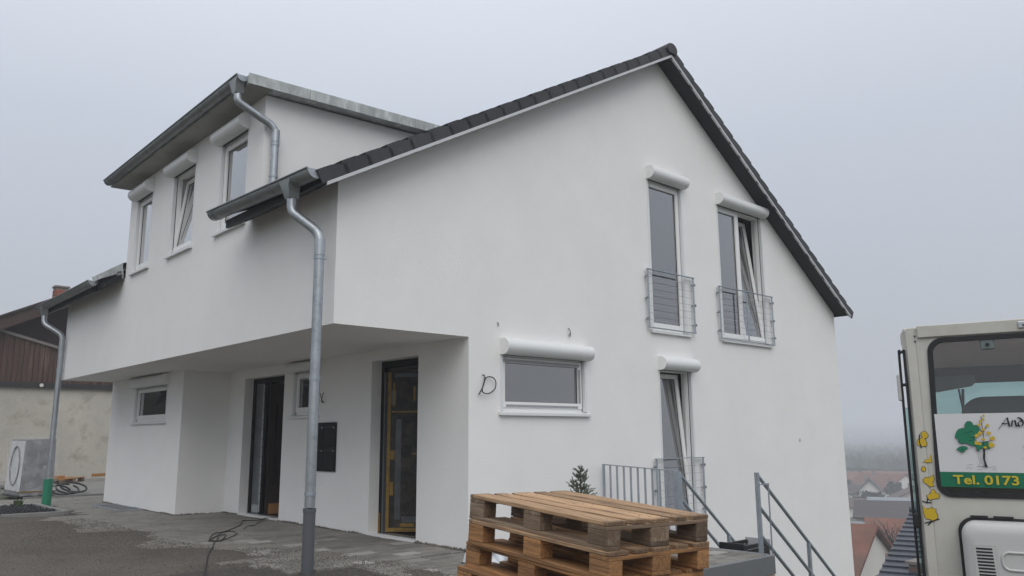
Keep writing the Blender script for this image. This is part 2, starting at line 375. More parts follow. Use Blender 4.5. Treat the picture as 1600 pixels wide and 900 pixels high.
# concrete edging of the terrace in front of the gable
edg = MB()
edg.add([(2.2, -2.52, -.235), (4.28, -2.52, -.24), (4.28, -2.45, -.24), (2.2, -2.45, -.235), (2.2, -2.52, -.03), (4.28, -2.52, -.036), (4.28, -2.45, -.036), (2.2, -2.45, -.03)], [(0, 1, 5, 4), (4, 5, 6, 7), (2, 3, 7, 6), (1, 2, 6, 5), (0, 4, 7, 3), (0, 3, 2, 1)])
edg.box(4.2, 4.28, -2.449, -.02, -.24, -.03)
edg.build('kerb', mat('edging_grey', (.17, .178, .185), .6, var=.08, vs=3), None, bevel=.006)['kind'] = 'structure'
rw = thing('retaining_wall', 'low sandstone block wall under the grey terrace edge', 'wall', (2.2, -2.5, -.24))
for r_ in range(3):
    x = -.1*r_
    while x < 2.0:
        w = random.uniform(.38, .62); w = min(w, 2.08-x)
        if w > .12: MB().box(x+.008, x+w-.008, -.02+random.uniform(-.015, .015)-.06*r_*0, .3, -.32*(r_+1)+.012, -.32*r_-.002).build('stone', stone_m, rw, bevel=.02)
        x += w

# dark chip bed with kerbs at left
bed = thing('gravel_bed', 'dark basalt chip bed edged with pale kerb stones beside the driveway', 'gravel bed', (0, 0, 0))
BX0, BX1, BY0, BY1 = -3.2, -.3, 8.75, 11.0
mb = MB()
for _ in range(2600):
    x = random.uniform(BX0+.1, BX1-.08); y = random.uniform(BY0+.08, BY1-.08); r_ = random.uniform(.012, .03); z = .03+random.uniform(-.012, .02)+.02*vnoise(x*2, y*2)
    a = Euler((random.random()*6, random.random()*6, random.random()*6)).to_matrix()
    vs = [Vector((x, y, z))+a@Vector(v)*r_ for v in ((1, 0, 0), (-.9, .2, 0), (0, 1, .2), (0, -.8, 0), (0, 0, .7), (.2, 0, -.7))]
    mb.add(vs, [(0, 2, 4), (2, 1, 4), (1, 3, 4), (3, 0, 4), (2, 0, 5), (1, 2, 5), (3, 1, 5), (0, 3, 5)])
mb.build('basalt_chips', basalt, bed, kind='stuff')
MB().box(BX0, BX1, BY0, BY1, -.05, .022).build('bed_base', basalt, bed)
y = BY0
for (a, b, c, d) in [(-3.2+.97*i, -3.2+.97*i+.96, BY0-.09, BY0-.005) for i in range(3)] + [(BX1+.005, BX1+.09, BY0+.755*i, BY0+.755*i+.745) for i in range(3)] + [(-3.2+.97*i, -3.2+.97*i+.96, BY1+.005, BY1+.09) for i in range(3)]:
    MB().box(a, b, c, d, -.08, .05).build('kerb_stone', kerb_m, bed, bevel=.006)
def tuft(name, label, loc, n, h, m, cat='weed'):
    mb = MB()
    for _ in range(n):
        a = random.random()*6.28; r_ = random.uniform(0, .22)*h*2; x, y = r_*math.cos(a), r_*math.sin(a); hh = h*random.uniform(.4, 1); lx, ly = random.uniform(-.5, .5)*hh, random.uniform(-.5, .5)*hh
        w = .012; px_, py_ = math.cos(a+1)*w, math.sin(a+1)*w
        mb.add([(x-px_, y-py_, 0), (x+px_, y+py_, 0), (x+lx*.5+px_*.8, y+ly*.5+py_*.8, hh*.6), (x+lx*.5-px_*.8, y+ly*.5-py_*.8, hh*.6), (x+lx, y+ly, hh)], [(0, 1, 2, 3), (3, 2, 4)])
    o = mb.build(name, m); o.location = loc; tag(o, label, cat); return o
tuft('weed_tuft', 'small green weed tuft growing at the back edge of the basalt bed', (-.62, 10.75, .02), 130, .16, leafm)

# mortar crumbs and sand along the foot of the walls
mb = MB()
for (xa, ya, xb_, yb_) in ((1.84, .02, 1.84, 1.03), (1.84, 2.16, 1.84, 4.79), (1.84, 6.33, 1.84, 6.93), (1.0, 6.94, 1.84, 6.94), (.985, 6.95, .985, 11.0), (1.87, -.012, 4.1, -.012)):
    L_ = math.hypot(xb_-xa, yb_-ya)
    for _ in range(int(L_*110)):
        t_ = random.random(); x, y = xa+(xb_-xa)*t_, ya+(yb_-ya)*t_; k = vnoise(x*4, y*4, 11); r_ = random.uniform(.006, .02)*(.4+1.1*k); n1, n2 = random.uniform(-.02, .004), random.uniform(-.02, .004)
        if xa != xb_: n1, n2 = random.uniform(-.01, .01), random.uniform(-.02, .004)
        a = Euler((random.random()*6, random.random()*6, random.random()*6)).to_matrix()
        vs = [Vector((x+n1, y+n2, gbase(y)+r_*.4))+a@Vector(v)*r_ for v in ((1, 0, 0), (-1, 0, 0), (0, 1, 0), (0, -1, 0), (0, 0, .8), (0, 0, -.8))]
        mb.add(vs, [(0, 2, 4), (2, 1, 4), (1, 3, 4), (3, 0, 4), (2, 0, 5), (1, 2, 5), (3, 1, 5), (0, 3, 5)])
mb.build('wall_foot_crumbs', mat('crumb', (.14, .128, .108), .95, var=.4, vs=6), None, kind='stuff')
# loose pebbles on driveway
mb = MB()
for _ in range(15000):
    y = random.uniform(-1.5, 7.5); xb = lerp_tab(XB, y); x = xb + .22 - abs(random.gauss(0, 1.1))
    z = max(grit_z(x, y), gbase(y)); r_ = random.choice((.003, .004, .005, .006, .007, .009)); a = Euler((random.random()*6, random.random()*6, random.random()*6)).to_matrix()
    vs = [Vector((x, y, z+r_*.3))+a@Vector(v)*r_ for v in ((1, 0, 0), (-1, 0, 0), (0, 1, 0), (0, -1, 0), (0, 0, .7), (0, 0, -.7))]
    mb.add(vs, [(0, 2, 4), (2, 1, 4), (1, 3, 4), (3, 0, 4), (2, 0, 5), (1, 2, 5), (3, 1, 5), (0, 3, 5)])
mb.build('loose_grit', pebble, None, kind='stuff')

# ================================================================== HOUSE
HW, HL, XR, PX, ZS = 11.43, 11.05, 1.856, 1.0, 2.5
RX, RZ, SL, SR = 5.85, 7.40, .565, .66
def roof_z(x): return RZ-SL*(RX-x) if x < RX else RZ-SR*(x-RX)
house = thing('house', 'new white plastered house with dormer, dark gable roof and open entrance recess', 'house', (0, 0, 0))
MG = axesM((0, 0, 0), (1, 0, 0), (0, 0, 1), (0, -1, 0))            # gable, u = x
MF = axesM((0, 0, 0), (0, -1, 0), (0, 0, 1), (-1, 0, 0))           # front, u = -y
MR = axesM((XR, 0, 0), (0, -1, 0), (0, 0, 1), (-1, 0, 0))          # recess
MP = axesM((PX, 0, 0), (0, -1, 0), (0, 0, 1), (-1, 0, 0))          # pier
FW1 = (5.45, 6.385, 2.89, 5.30); FW2 = (7.37, 8.85, 2.89, 5.25); LF = (5.565, 6.44, -.12, 2.29); KW = (2.37, 3.955, 1.61, 2.325)
wall('gable_wall', house, MG, [(XR, -3.4), (HW, -3.4), (HW, roof_z(HW)+.01), (RX, RZ+.01), (0, roof_z(0)+.01), (0, ZS), (XR, ZS)], [FW1, FW2, LF, KW])
W1 = (-7.0, -6.15, 4.13, 5.42); W2 = (-5.24, -4.26, 4.13, 5.42); W3 = (-3.36, -2.41, 4.13, 5.42)
wall('front_wall', house, MF, [(-HL, ZS), (0, ZS), (0, 4.10), (-1.95, 4.10), (-1.95, 5.74), (-7.33, 5.74), (-7.33, 4.10), (-HL, 4.10)], [W1, W2, W3])
D1 = (-6.32, -4.80, 0.012, 2.34); D2 = (-2.155, -1.04, 0.012, 2.355); WR = (-4.51, -3.62, 1.65, 2.335)
wall('recess_wall', house, MR, [(-6.95, -.2), (0, -.2), (0, ZS), (-6.95, ZS)], [D1, D2, WR], reveal=.24)
PW = (-9.54, -7.71, 1.625, 2.29)
wall('pier_wall', house, MP, [(-11.05, -.2), (-6.95, -.2), (-6.95, ZS), (-11.05, ZS)], [PW])
wall('pier_side', house, axesM((0, 6.95, 0), (1, 0, 0), (0, 0, 1), (0, -1, 0)), [(PX, -.2), (XR, -.2), (XR, ZS), (PX, ZS)])
wall('soffit', house, axesM((0, 0, ZS), (0, 1, 0), (1, 0, 0), (0, 0, -1)), [(0, 0), (HL, 0), (HL, PX), (6.95, PX), (6.95, XR), (0, XR)])
wall('left_gable_wall', house, axesM((0, HL, 0), (-1, 0, 0), (0, 0, 1), (0, 1, 0)), [(-HW, -3.4), (-PX, -3.4), (-PX, ZS), (0, ZS), (0, roof_z(0)), (-RX, RZ), (-HW, roof_z(HW))])
wall('back_wall', house, axesM((HW, 0, 0), (0, 1, 0), (0, 0, 1), (1, 0, 0)), [(0, -3.4), (HL, -3.4), (HL, roof_z(HW)), (0, roof_z(HW))])
for yy, nm in ((1.95, 'dormer_cheek'), (7.33, 'dormer_cheek')):
    sgn = -1 if yy < 3 else 1
    wall(nm, house, axesM((0, yy, 0), (1, 0, 0), (0, 0, 1), (0, -1, 0)), [(0, 4.1), (2.9, 5.72), (2.9, 5.82), (0, 5.74)])
# inside
MB().box(1.95, 11.3, .3, 10.9, 2.52, 2.72).build('floor_slab', plaster_in, house)
MB().box(.25, 1.95, .3, 10.9, 2.52, 2.72).build('floor_slab', plaster_in, house)
MB().box(2.0, 11.3, .1, 10.9, -.18, -.02).build('floor_slab', mat('screed', (.2, .19, .18), .8), house)
MB().box(.3, 11.3, 4.0, 4.12, 2.73, 5.7).build('partition', plaster_in, house)
MB().box(4.3, 4.42, .3, 3.99, 2.73, 5.9).build('partition', plaster_in, house)
MB().box(4.2, 4.32, .2, 10.9, -.01, 2.51).build('partition', plaster_in, house)
MB().box(4.33, 11.3, 3.4, 3.52, -.01, 2.51).build('partition', plaster_in, house)
MB().box(3.6, 3.72, 4.13, 10.9, 2.73, 5.75).build('partition', plaster_in, house)

def bars(mb, u0, u1, v0, v1, w0, w1, t, tb=None):
    tb = tb or t
    mb.box(u0, u0+t, v0, v1, w0, w1); mb.box(u1-t, u1, v0, v1, w0, w1)
    mb.box(u0+t, u1-t, v0, v0+tb, w0, w1); mb.box(u0+t, u1-t, v1-t, v1, w0, w1); return mb
def sash(win, M, a, b, c, d, tilt=0, frost=False):
    T = M
    if tilt:
        T = M @ Matrix.Translation((0, c, -.1)) @ Matrix.Rotation(-R(tilt), 4, 'X') @ Matrix.Translation((0, -c, .1))
    bars(MB(T), a, b, c, d, -.115, -.045, .068, .075).build('sash', pvc, win, bevel=.004)
    bars(MB(T), a+.066, b-.066, c+.073, d-.066, -.085, -.074, .008).build('seal', gasket, win)
    MB(T).box(a+.07, b-.07, c+.075, d-.07, -.09, -.08).build('pane', glass, win)
def window(M, rect, lights=1, tilt=(), hb=.2, sillw=.05, label=None, low=.0, split=.5, boxpad=.0, tiltdeg=7):
    u0, u1, v0, v1 = rect
    fm = bars(MB(M), u0+.01, u1-.01, v0+.002, v1+.02, -.13, -.06, .045, .05)
    edges = [u0+.05, u1-.05]
    if lights == 2:
        um = u0+(u1-u0)*split; fm.box(um-.03, um+.03, v0+.05, v1, -.125, -.055); segs = [(u0+.05, um-.02), (um+.02, u1-.05)]
    else: segs = [(u0+.05, u1-.05)]
    win = fm.build('window', pvc, house, bevel=.004)
    if label: win['label'] = label
    for i, (a, b) in enumerate(segs):
        sash(win, M, a+.0, b-.0, v0+.05+low, v1-.03, tiltdeg if i in tilt else 0)
    for a, b in ((u0+.002, u0+.04), (u1-.04, u1-.002)):
        MB(M).box(a, b, v0+.01, v1+.02, -.055, .004).build('guide_rail', alu_w, win, bevel=.003)
    for a, b in ((u0+.041, u0+.049), (u1-.049, u1-.041)):
        MB(M).box(a, b, v0+.02, v1, -.058, -.05).build('seal', gasket, win)
    # sill
    sb = MB(M); sb.add([(u0-.035, v0-.035, -.06), (u1+.035, v0-.035, -.06), (u1+.035, v0+.012, -.06), (u0-.035, v0+.012, -.06), (u0-.035, v0-.05, sillw), (u1+.035, v0-.05, sillw), (u1+.035, v0-.012, sillw), (u0-.035, v0-.012, sillw)],
           [(0, 1, 2, 3), (4, 5, 6, 7), (0, 4, 7, 3), (1, 5, 6, 2), (3, 2, 6, 7), (0, 1, 5, 4)])
    sb.build('sill', alu_w, win, bevel=.003)
    if hb:
        d = .165; h = hb; r_ = h/2
        prof = [(-.05, 0), (-.05, h), (d-r_, h)] + [(d-r_+r_*math.cos(t), r_+r_*math.sin(t)) for t in [R(75-15*i) for i in range(11)]] + [(d-r_, 0.0)]
        MB(M).prism(prof, lambda p, u: (u, v1-.005+p[1], p[0]), u0+.008-boxpad, u1-.008+boxpad).build('roller_box', alu_w, win, smooth=35)
        pc = [(a*1.02 if a > 0 else a, b*1.03-.003) for a, b in prof]
        for a, b in ((u0-.008-boxpad, u0+.007-boxpad), (u1-.007+boxpad, u1+.008+boxpad)):
            MB(M).prism(pc, lambda p, u: (u, v1-.005+p[1], p[0]), a, b).build('end_cap', pvc, win, smooth=35)
        MB(M).box(u0+.05, u1-.05, v1-.008, v1+.02, -.03, .01).build('seal', gasket, win)
    return win
window(MG, FW1, label='single closed French window of the upper floor')
wi = window(MG, FW2, 2, (1,), label='double French window with its right sash tilted open')
window(MG, LF, 1, (0,), tiltdeg=5, label='ground floor French window with its sash tilted open')
kw = window(MG, KW, label='wide low window with printed film strips on its sash')
for a, b, c, d in ((2.44, 3.86, 2.232, 2.272), (3.835, 3.875, 1.74, 2.2), (2.5, 3.82, 1.668, 1.70)):
    MB(MG).box(a, b, c, d, -.0445, -.0435).build('film_strip', film_print, kw)
window(MF, W1); window(MF, W2, 1, (0,), label='dormer window tilted open'); window(MF, W3)
window(MR, WR, hb=.15); window(MP, PW, hb=.195, boxpad=.05)
MB().box(2.2, 4.15, .26, .9, 1.44, 1.48).build('worktop', mat('worktop', (.2, .2, .2), .5), house)
o = MB().box(0, .34, 0, .3, 0, .3).build('carton', mat('cardboard', (.42, .3, .18), .8, var=.1), None, bevel=.004); o.location = (3.42, .34, 1.481); o.rotation_euler = (0, 0, R(-8)); tag(o, 'brown cardboard box standing behind the wide low window', 'box')
lightener = mat('lightener_pale', (.6, .6, .59), .9)  # pale folded sheet, added behind the French panes to lighten and streak the glass
for (u0, u1, v0, v1), wn in ((FW1, None), (FW2, None), (LF, None)):
    mb = MB(MG); n = 60
    for i in range(n+1):
        u = u0+.06+(u1-u0-.12)*i/n; w = -.42+.03*math.sin(i*1.3)+.02*math.sin(i*.47+1)
        mb.v += [tuple(MG @ Vector((u, v0+.05, w))), tuple(MG @ Vector((u, v1-.02, w+.01)))]
    mb.f = [(2*i, 2*i+2, 2*i+3, 2*i+1) for i in range(n)]
    mb.build('pane_lightener', lightener, house, smooth=80)
# french balcony grilles
def balustrade(u0, u1, v0, v1, mids=()):
    w = .052
    b = MB(MG).box(u0-.02, u1+.02, v1, v1+.012, w-.02, w+.02).build('balustrade', galv, house)
    for u in (u0, u1): MB(MG).box(u-.02, u+.02, v0, v1, w-.005, w+.005).build('side_post', galv, b, bevel=.002)
    MB(MG).box(u0-.02, u1+.02, v0-.012, v0, w-.02, w+.02).build('bottom_rail', galv, b)
    for u in mids: MB(MG).box(u-.02, u+.02, v0, v1, w-.004, w+.004).build('middle_post', galv, b)
    k = 8
    for i in range(1, k): 
        v = v0+(v1-v0)*i/k; MB(MG).tube([(u0, v, w), (u1, v, w)], .003, 6).build('wire', galv, b)
    for u, s in ((u0, 1), (u1, -1)):
        for f in (.12, .5, .86):
            v = v1-(v1-v0)*f
            MB(MG).tube([(u-s*.012, v, .0), (u-s*.012, v, w+.0)], .012, 8).build('bracket', galv, b)
            MB(MG).tube([(u-s*.03, v, w-.012), (u-s*.03, v, w+.012)], .022, 10).build('knob', zinc_dark, b)
balustrade(5.335, 6.505, 2.92, 3.81); balustrade(7.25, 8.94, 2.90, 3.77, (8.1,)); balustrade(5.375, 6.545, .06, .955)

# doors
def door_frame(M, rect, label):
    u0, u1, v0, v1 = rect
    fm = MB(M); fm.box(u0, u0+.09, v0, v1, -.24, -.16); fm.box(u1-.09, u1, v0, v1, -.24, -.16); fm.box(u0+.09, u1-.09, v1-.09, v1, -.24, -.16)
    f = fm.build('door', anth, house, bevel=.004); f['label'] = label
    MB(M).box(u0+.09, u1-.09, v0-.03, v0+.012, -.24, -.1).build('threshold', steel, f)
    return f
f1 = door_frame(MR, D1, 'entrance opening with its grey wrapped leaf swung inside')
MB(MR).box(D1[0]+.09, D1[0]+.47, .03, 2.25, -.215, -.185).build('side_panel', film_d1, f1, bevel=.004)
MB(MR).box(D1[0]+.47, D1[0]+.56, .03, 2.25, -.23, -.15).build('post', anth, f1, bevel=.003)
for i in range(14): MB(MR).box(D1[0]+.44+.008*hash2(i, 1), D1[0]+.50, .06+.155*i, .06+.155*i+.145, -.1495+.0003*i, -.148+.0003*i).build('foil_strip', film_light, f1)
MB(MR).box(D1[0]+.12, D1[0]+.36, .04, .17, -.1845, -.183).build('sticker', film_print, f1)
T1 = MR @ Matrix.Translation((D1[0]+.57, 0, -.2)) @ Matrix.Rotation(R(80), 4, 'Y')
MB(T1).box(0.01, .95, .03, 2.25, -.035, .035).build('leaf', mat('dark_brown_leaf', (.022, .012, .009), .5, var=.2, vs=3, stretch=(8, 8, .6)), f1, bevel=.004)
MB(T1).box(.1, .13, .5, 1.9, .06, .09).build('pull_handle', anth_box, f1)
for a, b in ((.3, .33), (.62, .63)): MB(T1).box(a, b, .1, 2.15, .0352, .04).build('groove_trim', anth_box, f1)
MB(T1).box(.06, .95, .03, .2, .036, .055).build('kick_board', wood_r, f1)
f2 = door_frame(MR, D2, 'side entrance with a dark leaf taped in yellow standing ajar inward')
T2 = MR @ Matrix.Translation((D2[0]+.13, 0, -.2)) @ Matrix.Rotation(R(44), 4, 'Y')
LW = .93
lf = MB(T2).box(0, LW, .04, 2.22, -.035, .035).build('leaf', film, f2, bevel=.004)
for a, b, c, d in ((0.0, .045, .04, 2.2), (.045, LW, .04, .09), (.06, .5, 1.64, 1.662), (.075, .10, 1.72, 2.05), (.36, .39, 1.8, 2.0), (.05, .11, 1.0, 1.12), (.05, .1, .52, .7), (.35, LW, 1.07, 1.085), (.6, LW, .62, .64), (.5, .66, .43, .455), (.2, .4, .105, .15)):
    MB(T2).box(a, b, c, d, .0355, .037).build('tape_strip', tape_y, f2)
for a, b, c, d in ((.12, .2, .2, 1.55), (.1, .8, 2.13, 2.19), (.22, .45, .16, .24), (.05, .12, 1.75, 1.95)):
    MB(T2).box(a, b, c, d, .0352, .0362).build('film_patch', film_mid, f2)
MB(MR).box(D2[0]+.095, D2[0]+.125, .0, 2.2, -.235, -.15).build('hinge_strip', pipe_grey, f2)
MB(MR).box(D2[0]+.005, D2[0]+.05, .012, .28, -.159, -.155).build('tape_strip', tape_y, f2)

# ---------- roof
roof = MB()
TH = .10
def prof(xa, xb):
    xs_ = [xa] + ([RX] if xa < RX < xb else []) + [xb]
    return [(x, roof_z(x)) for x in xs_] + [(x, roof_z(x)+TH) for x in xs_[::-1]]
fy = lambda p, d: (p[0], d, p[1])
roof.prism(prof(-.3, 11.50), fy, -.27, 1.93); roof.prism(prof(-.3, 11.50), fy, 7.36, 11.32); roof.prism(prof(2.75, 11.72), fy, 1.931, 7.359)
roof.prism(prof(-.3, -.02), fy, 1.932, 2.2)
roofo = roof.build('roof', soffit_dark, house)
cs = math.cos(math.atan(SL)); sn = math.sin(math.atan(SL)); ctr = math.cos(math.atan(SR)); str_ = math.sin(math.atan(SR))
# verge trim (white drip strip) and dark soffit strips proud of the wall
def along(x0, x1, z_off, y0, y1, t0, t1, name, m):
    p = [(x0, roof_z(x0)+t0), (x1, roof_z(x1)+t0), (x1, roof_z(x1)+t1), (x0, roof_z(x0)+t1)]
    return MB().prism(p, fy, y0, y1).build(name, m, roofo)
for y0, y1 in ((-.305, -.272), (11.322, 11.355)):
    along(-.3, RX-.002, 0, y0, y1, -.028, .012, 'verge_trim', trim); along(RX+.002, 11.53, 0, y0, y1, -.028, .012, 'verge_trim', trim)
along(RX, 11.49, 0, -.268, -.002, -.012, -.003, 'soffit_board', soffit_dark)
along(-.29, RX-.01, 0, -.268, -.002, -.012, -.003, 'soffit_board', soffit_dark)
MB().box(11.502, 11.525, -.27, 11.32, roof_z(11.50)-.015, roof_z(11.50)+.11).build('fascia', soffit_dark, roofo)
MB().box(-.335, -.302, -.27, 2.2, roof_z(-.3)+.0, roof_z(-.3)+.10).build('fascia', soffit_dark, roofo)
MB().box(-.33, -.302, 7.9, 11.32, roof_z(-.3)-.03, roof_z(-.3)+.07).build('fascia', soffit_dark, roofo)
# verge tiles, each its own object
def tile_mesh(flip):
    mb = MB(); L_ = .37
    top = [(0, .05), (.10, .052), (.2, .046), (L_, .018), (L_, -.135), (0, -.11)]
    # side flap with a thickness, then a top slab
    mb.prism(top, lambda p, d: (p[0], d, p[1]), 0, .022)
    mb.add([(0, .022, .052), (.2, .022, .054), (L_, .022, .02), (L_, .26, .02), (.2, .26, .054), (0, .26, .052), (0, .022, .03), (L_, .022, -.002), (L_, .26, -.002), (0, .26, .03)],
           [(0, 1, 2, 3, 4, 5), (6, 9, 8, 7), (0, 5, 9, 6), (2, 7, 8, 3)])
    return mb
step = .318
proto = None
def place_tiles(x_start, x_end, left, yv, mirror):
    global proto
    L_ = abs(x_end-x_start)/(cs if left else ctr); n = int(L_/step)
    st = L_/n
    for i in range(n):
        if proto is None: proto = tile_mesh(0).build('verge_tile', tile, roofo, smooth=30); o = proto
        else: o = proto.copy(); COL.objects.link(o); o.parent = roofo
        if left:
            x = x_start + i*st*cs; Mx = axesM((x, yv, roof_z(x)+TH+.03), (cs, 0, sn), (0, 1, 0), (-sn, 0, cs))
        else:
            x = x_start - i*st*ctr; Mx = axesM((x, yv, roof_z(x)+TH+.03), (-ctr, 0, str_), (0, 1, 0), (str_, 0, ctr))
        if mirror: Mx = Mx @ Matrix.Diagonal((1, -1, 1, 1))
        o.matrix_local = Mx @ Matrix.Rotation(R(.9+random.uniform(-.6, .6)), 4, 'Y') @ Matrix.Diagonal((1, 1, random.uniform(.95, 1.05), 1))
place_tiles(-.40, RX-.05, True, -.30, False); place_tiles(11.66, RX+.05, False, -.30, False)
place_tiles(11.66, RX+.05, False, 11.35, True)
# field tiles as one corrugated sheet per slope
def field(left, x0, x1, y0, y1):
    mb = MB(); n = int(abs(x1-x0)/step/cs)+1; pan = .15; cols = int((y1-y0)/pan*4)
    for i in range(n):
        xa = x0+(x1-x0)*i/n; xb = x0+(x1-x0)*(i+1)/n
        row = len(mb.v)
        for k in range(cols+1):
            y = y0+(y1-y0)*k/cols; c = .016*(math.sin(k*math.pi/2)**2)
            mb.v.append((xa, y, roof_z(xa)+TH+.062+c)); mb.v.append((xb, y, roof_z(xb)+TH+.03+c))
        for k in range(cols):
            a = row+2*k; mb.f.append((a, a+2, a+3, a+1))
        a = row
    o = mb.build('roof_tiles', tile, roofo, kind='stuff'); return o
field(True, -.38, RX, -.05, 1.93); field(True, -.38, RX, 7.36, 11.1); field(True, 2.7, RX, 1.931, 7.359); field(False, 11.64, RX, -.05, 11.1)
rt = None
for i in range(29):
    if rt is None:
        mb = MB(); pr_ = [(.13*math.cos(R(a)), .11*math.sin(R(a))) for a in range(-25, 206, 21)]
        mb.prism(pr_ + [(q[0]*.86, q[1]*.84-.005) for q in pr_[::-1]], lambda p, d: (p[0], d, p[1]), 0, .42); rt = mb.build('ridge_tile', tile, roofo, smooth=40); o = rt
    else: o = rt.copy(); COL.objects.link(o); o.parent = roofo
    o.location = (RX, -.32+.402*i, RZ+TH+.0); o.rotation_euler = (R(-1.2), 0, 0)
MB().prism([(.125*math.cos(R(a)), .105*math.sin(R(a))) for a in range(-40, 221, 20)], lambda p, d: (RX+p[0], d, RZ+TH-.003+p[1]), -.335, -.322).build('ridge_end', tile, roofo)

# ---------- dormer roof
dm = MB()
def dz(x): return 5.745+.03*(x+.33)
dm.prism([(-.33, dz(-.33)), (3.1, dz(3.1)), (3.1, dz(3.1)+.115), (-.33, dz(-.33)+.115)], fy, 1.74, 7.5)
dro = dm.build('dormer_roof', zinc_patch, house, bevel=.004)
MB().prism([(-.325, dz(-.33)-.012), (.0, dz(0)-.012), (0, dz(0)-.002), (-.325, dz(-.33)-.002)], fy, 1.76, 7.48).build('soffit_board', mat('dormer_soffit', (.3, .295, .27), .7, var=.15, vs=3), dro)
for i in range(4):
    y0 = 1.733; MB().prism([(-.34+.86*i, dz(-.34+.86*i)-.012), (-.34+.86*(i+1)-.004, dz(-.34+.86*(i+1))-.012), (-.34+.86*(i+1)-.004, dz(-.34+.86*(i+1))+.128), (-.34+.86*i, dz(-.34+.86*i)+.128)], fy, y0-.004*(i % 2), 1.7395).build('verge_sheet', zinc_patch, dro)
# metal apron beside the dormer's left cheek
MB().add([(-.03, 7.335, 4.09), (-.30, 7.95, 4.0), (-.36, 8.05, 4.17), (-.06, 7.335, 4.36), (.3, 7.335, 4.5), (.2, 8.05, 4.4)], [(0, 1, 2, 3), (3, 2, 5, 4)]).build('metal_apron', zinc_patch, house, solid=.006)

# ---------- gutters and downpipes
def gutter(yr, yl, x, zf, r_, outlet_y, brackets):
    mb = MB(); n = 10; ys_ = [yr+(yl-yr)*i/8 for i in range(9)]
    for y in ys_:
        for k in range(n+1):
            a = math.pi + math.pi*k/n
            mb.v.append((x+r_*math.cos(a), y, zf(y)+r_*1.05*math.sin(a)))
    for j in range(8):
        for k in range(n): a = j*(n+1)+k; mb.f.append((a, a+1, a+n+2, a+n+1))
    g = mb.build('gutter', zinc_dark, house, smooth=50, solid=.004)
    MB().tube([(x-r_-.006, y, zf(y)+.0) for y in ys_], .011, 8).build('bead', zinc_dark, g, smooth=50)
    for y in (yr, yl):
        MB().prism([(x+r_*math.cos(math.pi+math.pi*k/n), zf(y)+r_*1.05*math.sin(math.pi+math.pi*k/n)) for k in range(n+1)], fy, y-.004, y+.004).build('end_cap', zinc, g)
    for y in brackets:
        mb = MB(); rr = r_+.006
        ring = [(x+rr*math.cos(math.pi+math.pi*k/n), zf(y)+rr*1.05*math.sin(math.pi+math.pi*k/n)) for k in range(n+1)]
        rin = [(x+(rr-.004)*math.cos(math.pi+math.pi*k/n), zf(y)+(rr-.004)*1.05*math.sin(math.pi+math.pi*k/n)) for k in range(n+1)]
        for k in range(n): mb.prism([ring[k], ring[k+1], rin[k+1], rin[k]], fy, y-.015, y+.015)
        mb.build('bracket', zinc_dark, g)
    # funnel outlet
    z0 = zf(outlet_y)
    mb = MB(); top = [(x-r_*1.02, outlet_y-.13, z0-.02), (x+r_*.6, outlet_y-.13, z0-.05), (x+r_*.6, outlet_y+.13, z0-.05), (x-r_*1.02, outlet_y+.13, z0-.02)]
    q = .055; bz = z0-r_-.13
    bot = [(x-q, outlet_y-q, bz), (x+q, outlet_y-q, bz), (x+q, outlet_y+q, bz), (x-q, outlet_y+q, bz)]
    mid = [(x-r_*.98, outlet_y-.085, z0-.09), (x+r_*.5, outlet_y-.085, z0-.11), (x+r_*.5, outlet_y+.085, z0-.11), (x-r_*.98, outlet_y+.085, z0-.09)]
    mb.add(top+mid+bot, [(i, (i+1) % 4, 4+(i+1) % 4, 4+i) for i in range(4)] + [(4+i, 4+(i+1) % 4, 8+(i+1) % 4, 8+i) for i in range(4)] + [(8, 9, 10, 11)])
    mb.build('outlet', zinc_dark, g, smooth=40)
    return bz
def downpipe(path, r_, bands, wallx=None, wally=None, axis='x'):
    p = MB().tube(path, r_, 18).build('downpipe', zinc, house, smooth=60)
    for (x, y, z) in bands:
        MB().tube([(x, y, z-.015), (x, y, z+.015)], r_+.006, 18).build('pipe_band', galv, p, smooth=60)
        if axis == 'x' and z > 2.6: MB().tube([(x+.03, y-.0, z), (x+.095, y-.0, z)], .005, 6).build('pin', galv, p)
        elif axis == 'y': MB().tube([(x, y+.03, z), (x, y+.12, z)], .007, 6).build('pin', galv, p)
    for z in bands[:1]:
        MB().tube([(z[0], z[1], z[2]+.03), (z[0], z[1], z[2]+.2)], r_+.004, 18).build('sleeve', zinc, p, smooth=60)
    return p
def bend(pts):
    """round the corners of a polyline"""
    pts = [Vector(p) for p in pts]; o = [pts[0]]
    for a, b, c in zip(pts, pts[1:], pts[2:]):
        d1, d2 = (a-b), (c-b); r_ = min(.12, d1.length*.45, d2.length*.45); p, q = b+d1.normalized()*r_, b+d2.normalized()*r_
        for k in range(9):
            t = k/8; o.append((1-t)**2*p+2*t*(1-t)*b+t*t*q)
    return o + [pts[-1]]
bz = gutter(-.27, 2.38, -.42, lambda y: 4.05+.035*(y+.27), .094, .24, (.05, .62, 1.2, 1.78, 2.25))
dp = downpipe(bend([(-.42, .24, bz+.01), (-.42, .235, 3.70), (-.22, -.045, 3.44), (-.22, -.045, .62)]), .053, [(-.22, -.045, 3.17), (-.22, -.045, 1.9), (-.22, -.045, .75)])
MB().tube([(-.22, -.045, .59), (-.22, -.045, -.08)], .061, 18).build('standpipe', pipe_grey, dp, smooth=60)
MB().tube([(-.22, -.045, .57), (-.22, -.045, .61)], .066, 18).build('standpipe_collar', pipe_grey, dp, smooth=60)
bz = gutter(1.80, 7.42, -.39, lambda y: 5.84-.004*(y-1.8), .075, 1.93, (2.4, 3.1, 3.8, 4.5, 5.2, 5.9, 6.6, 7.2))
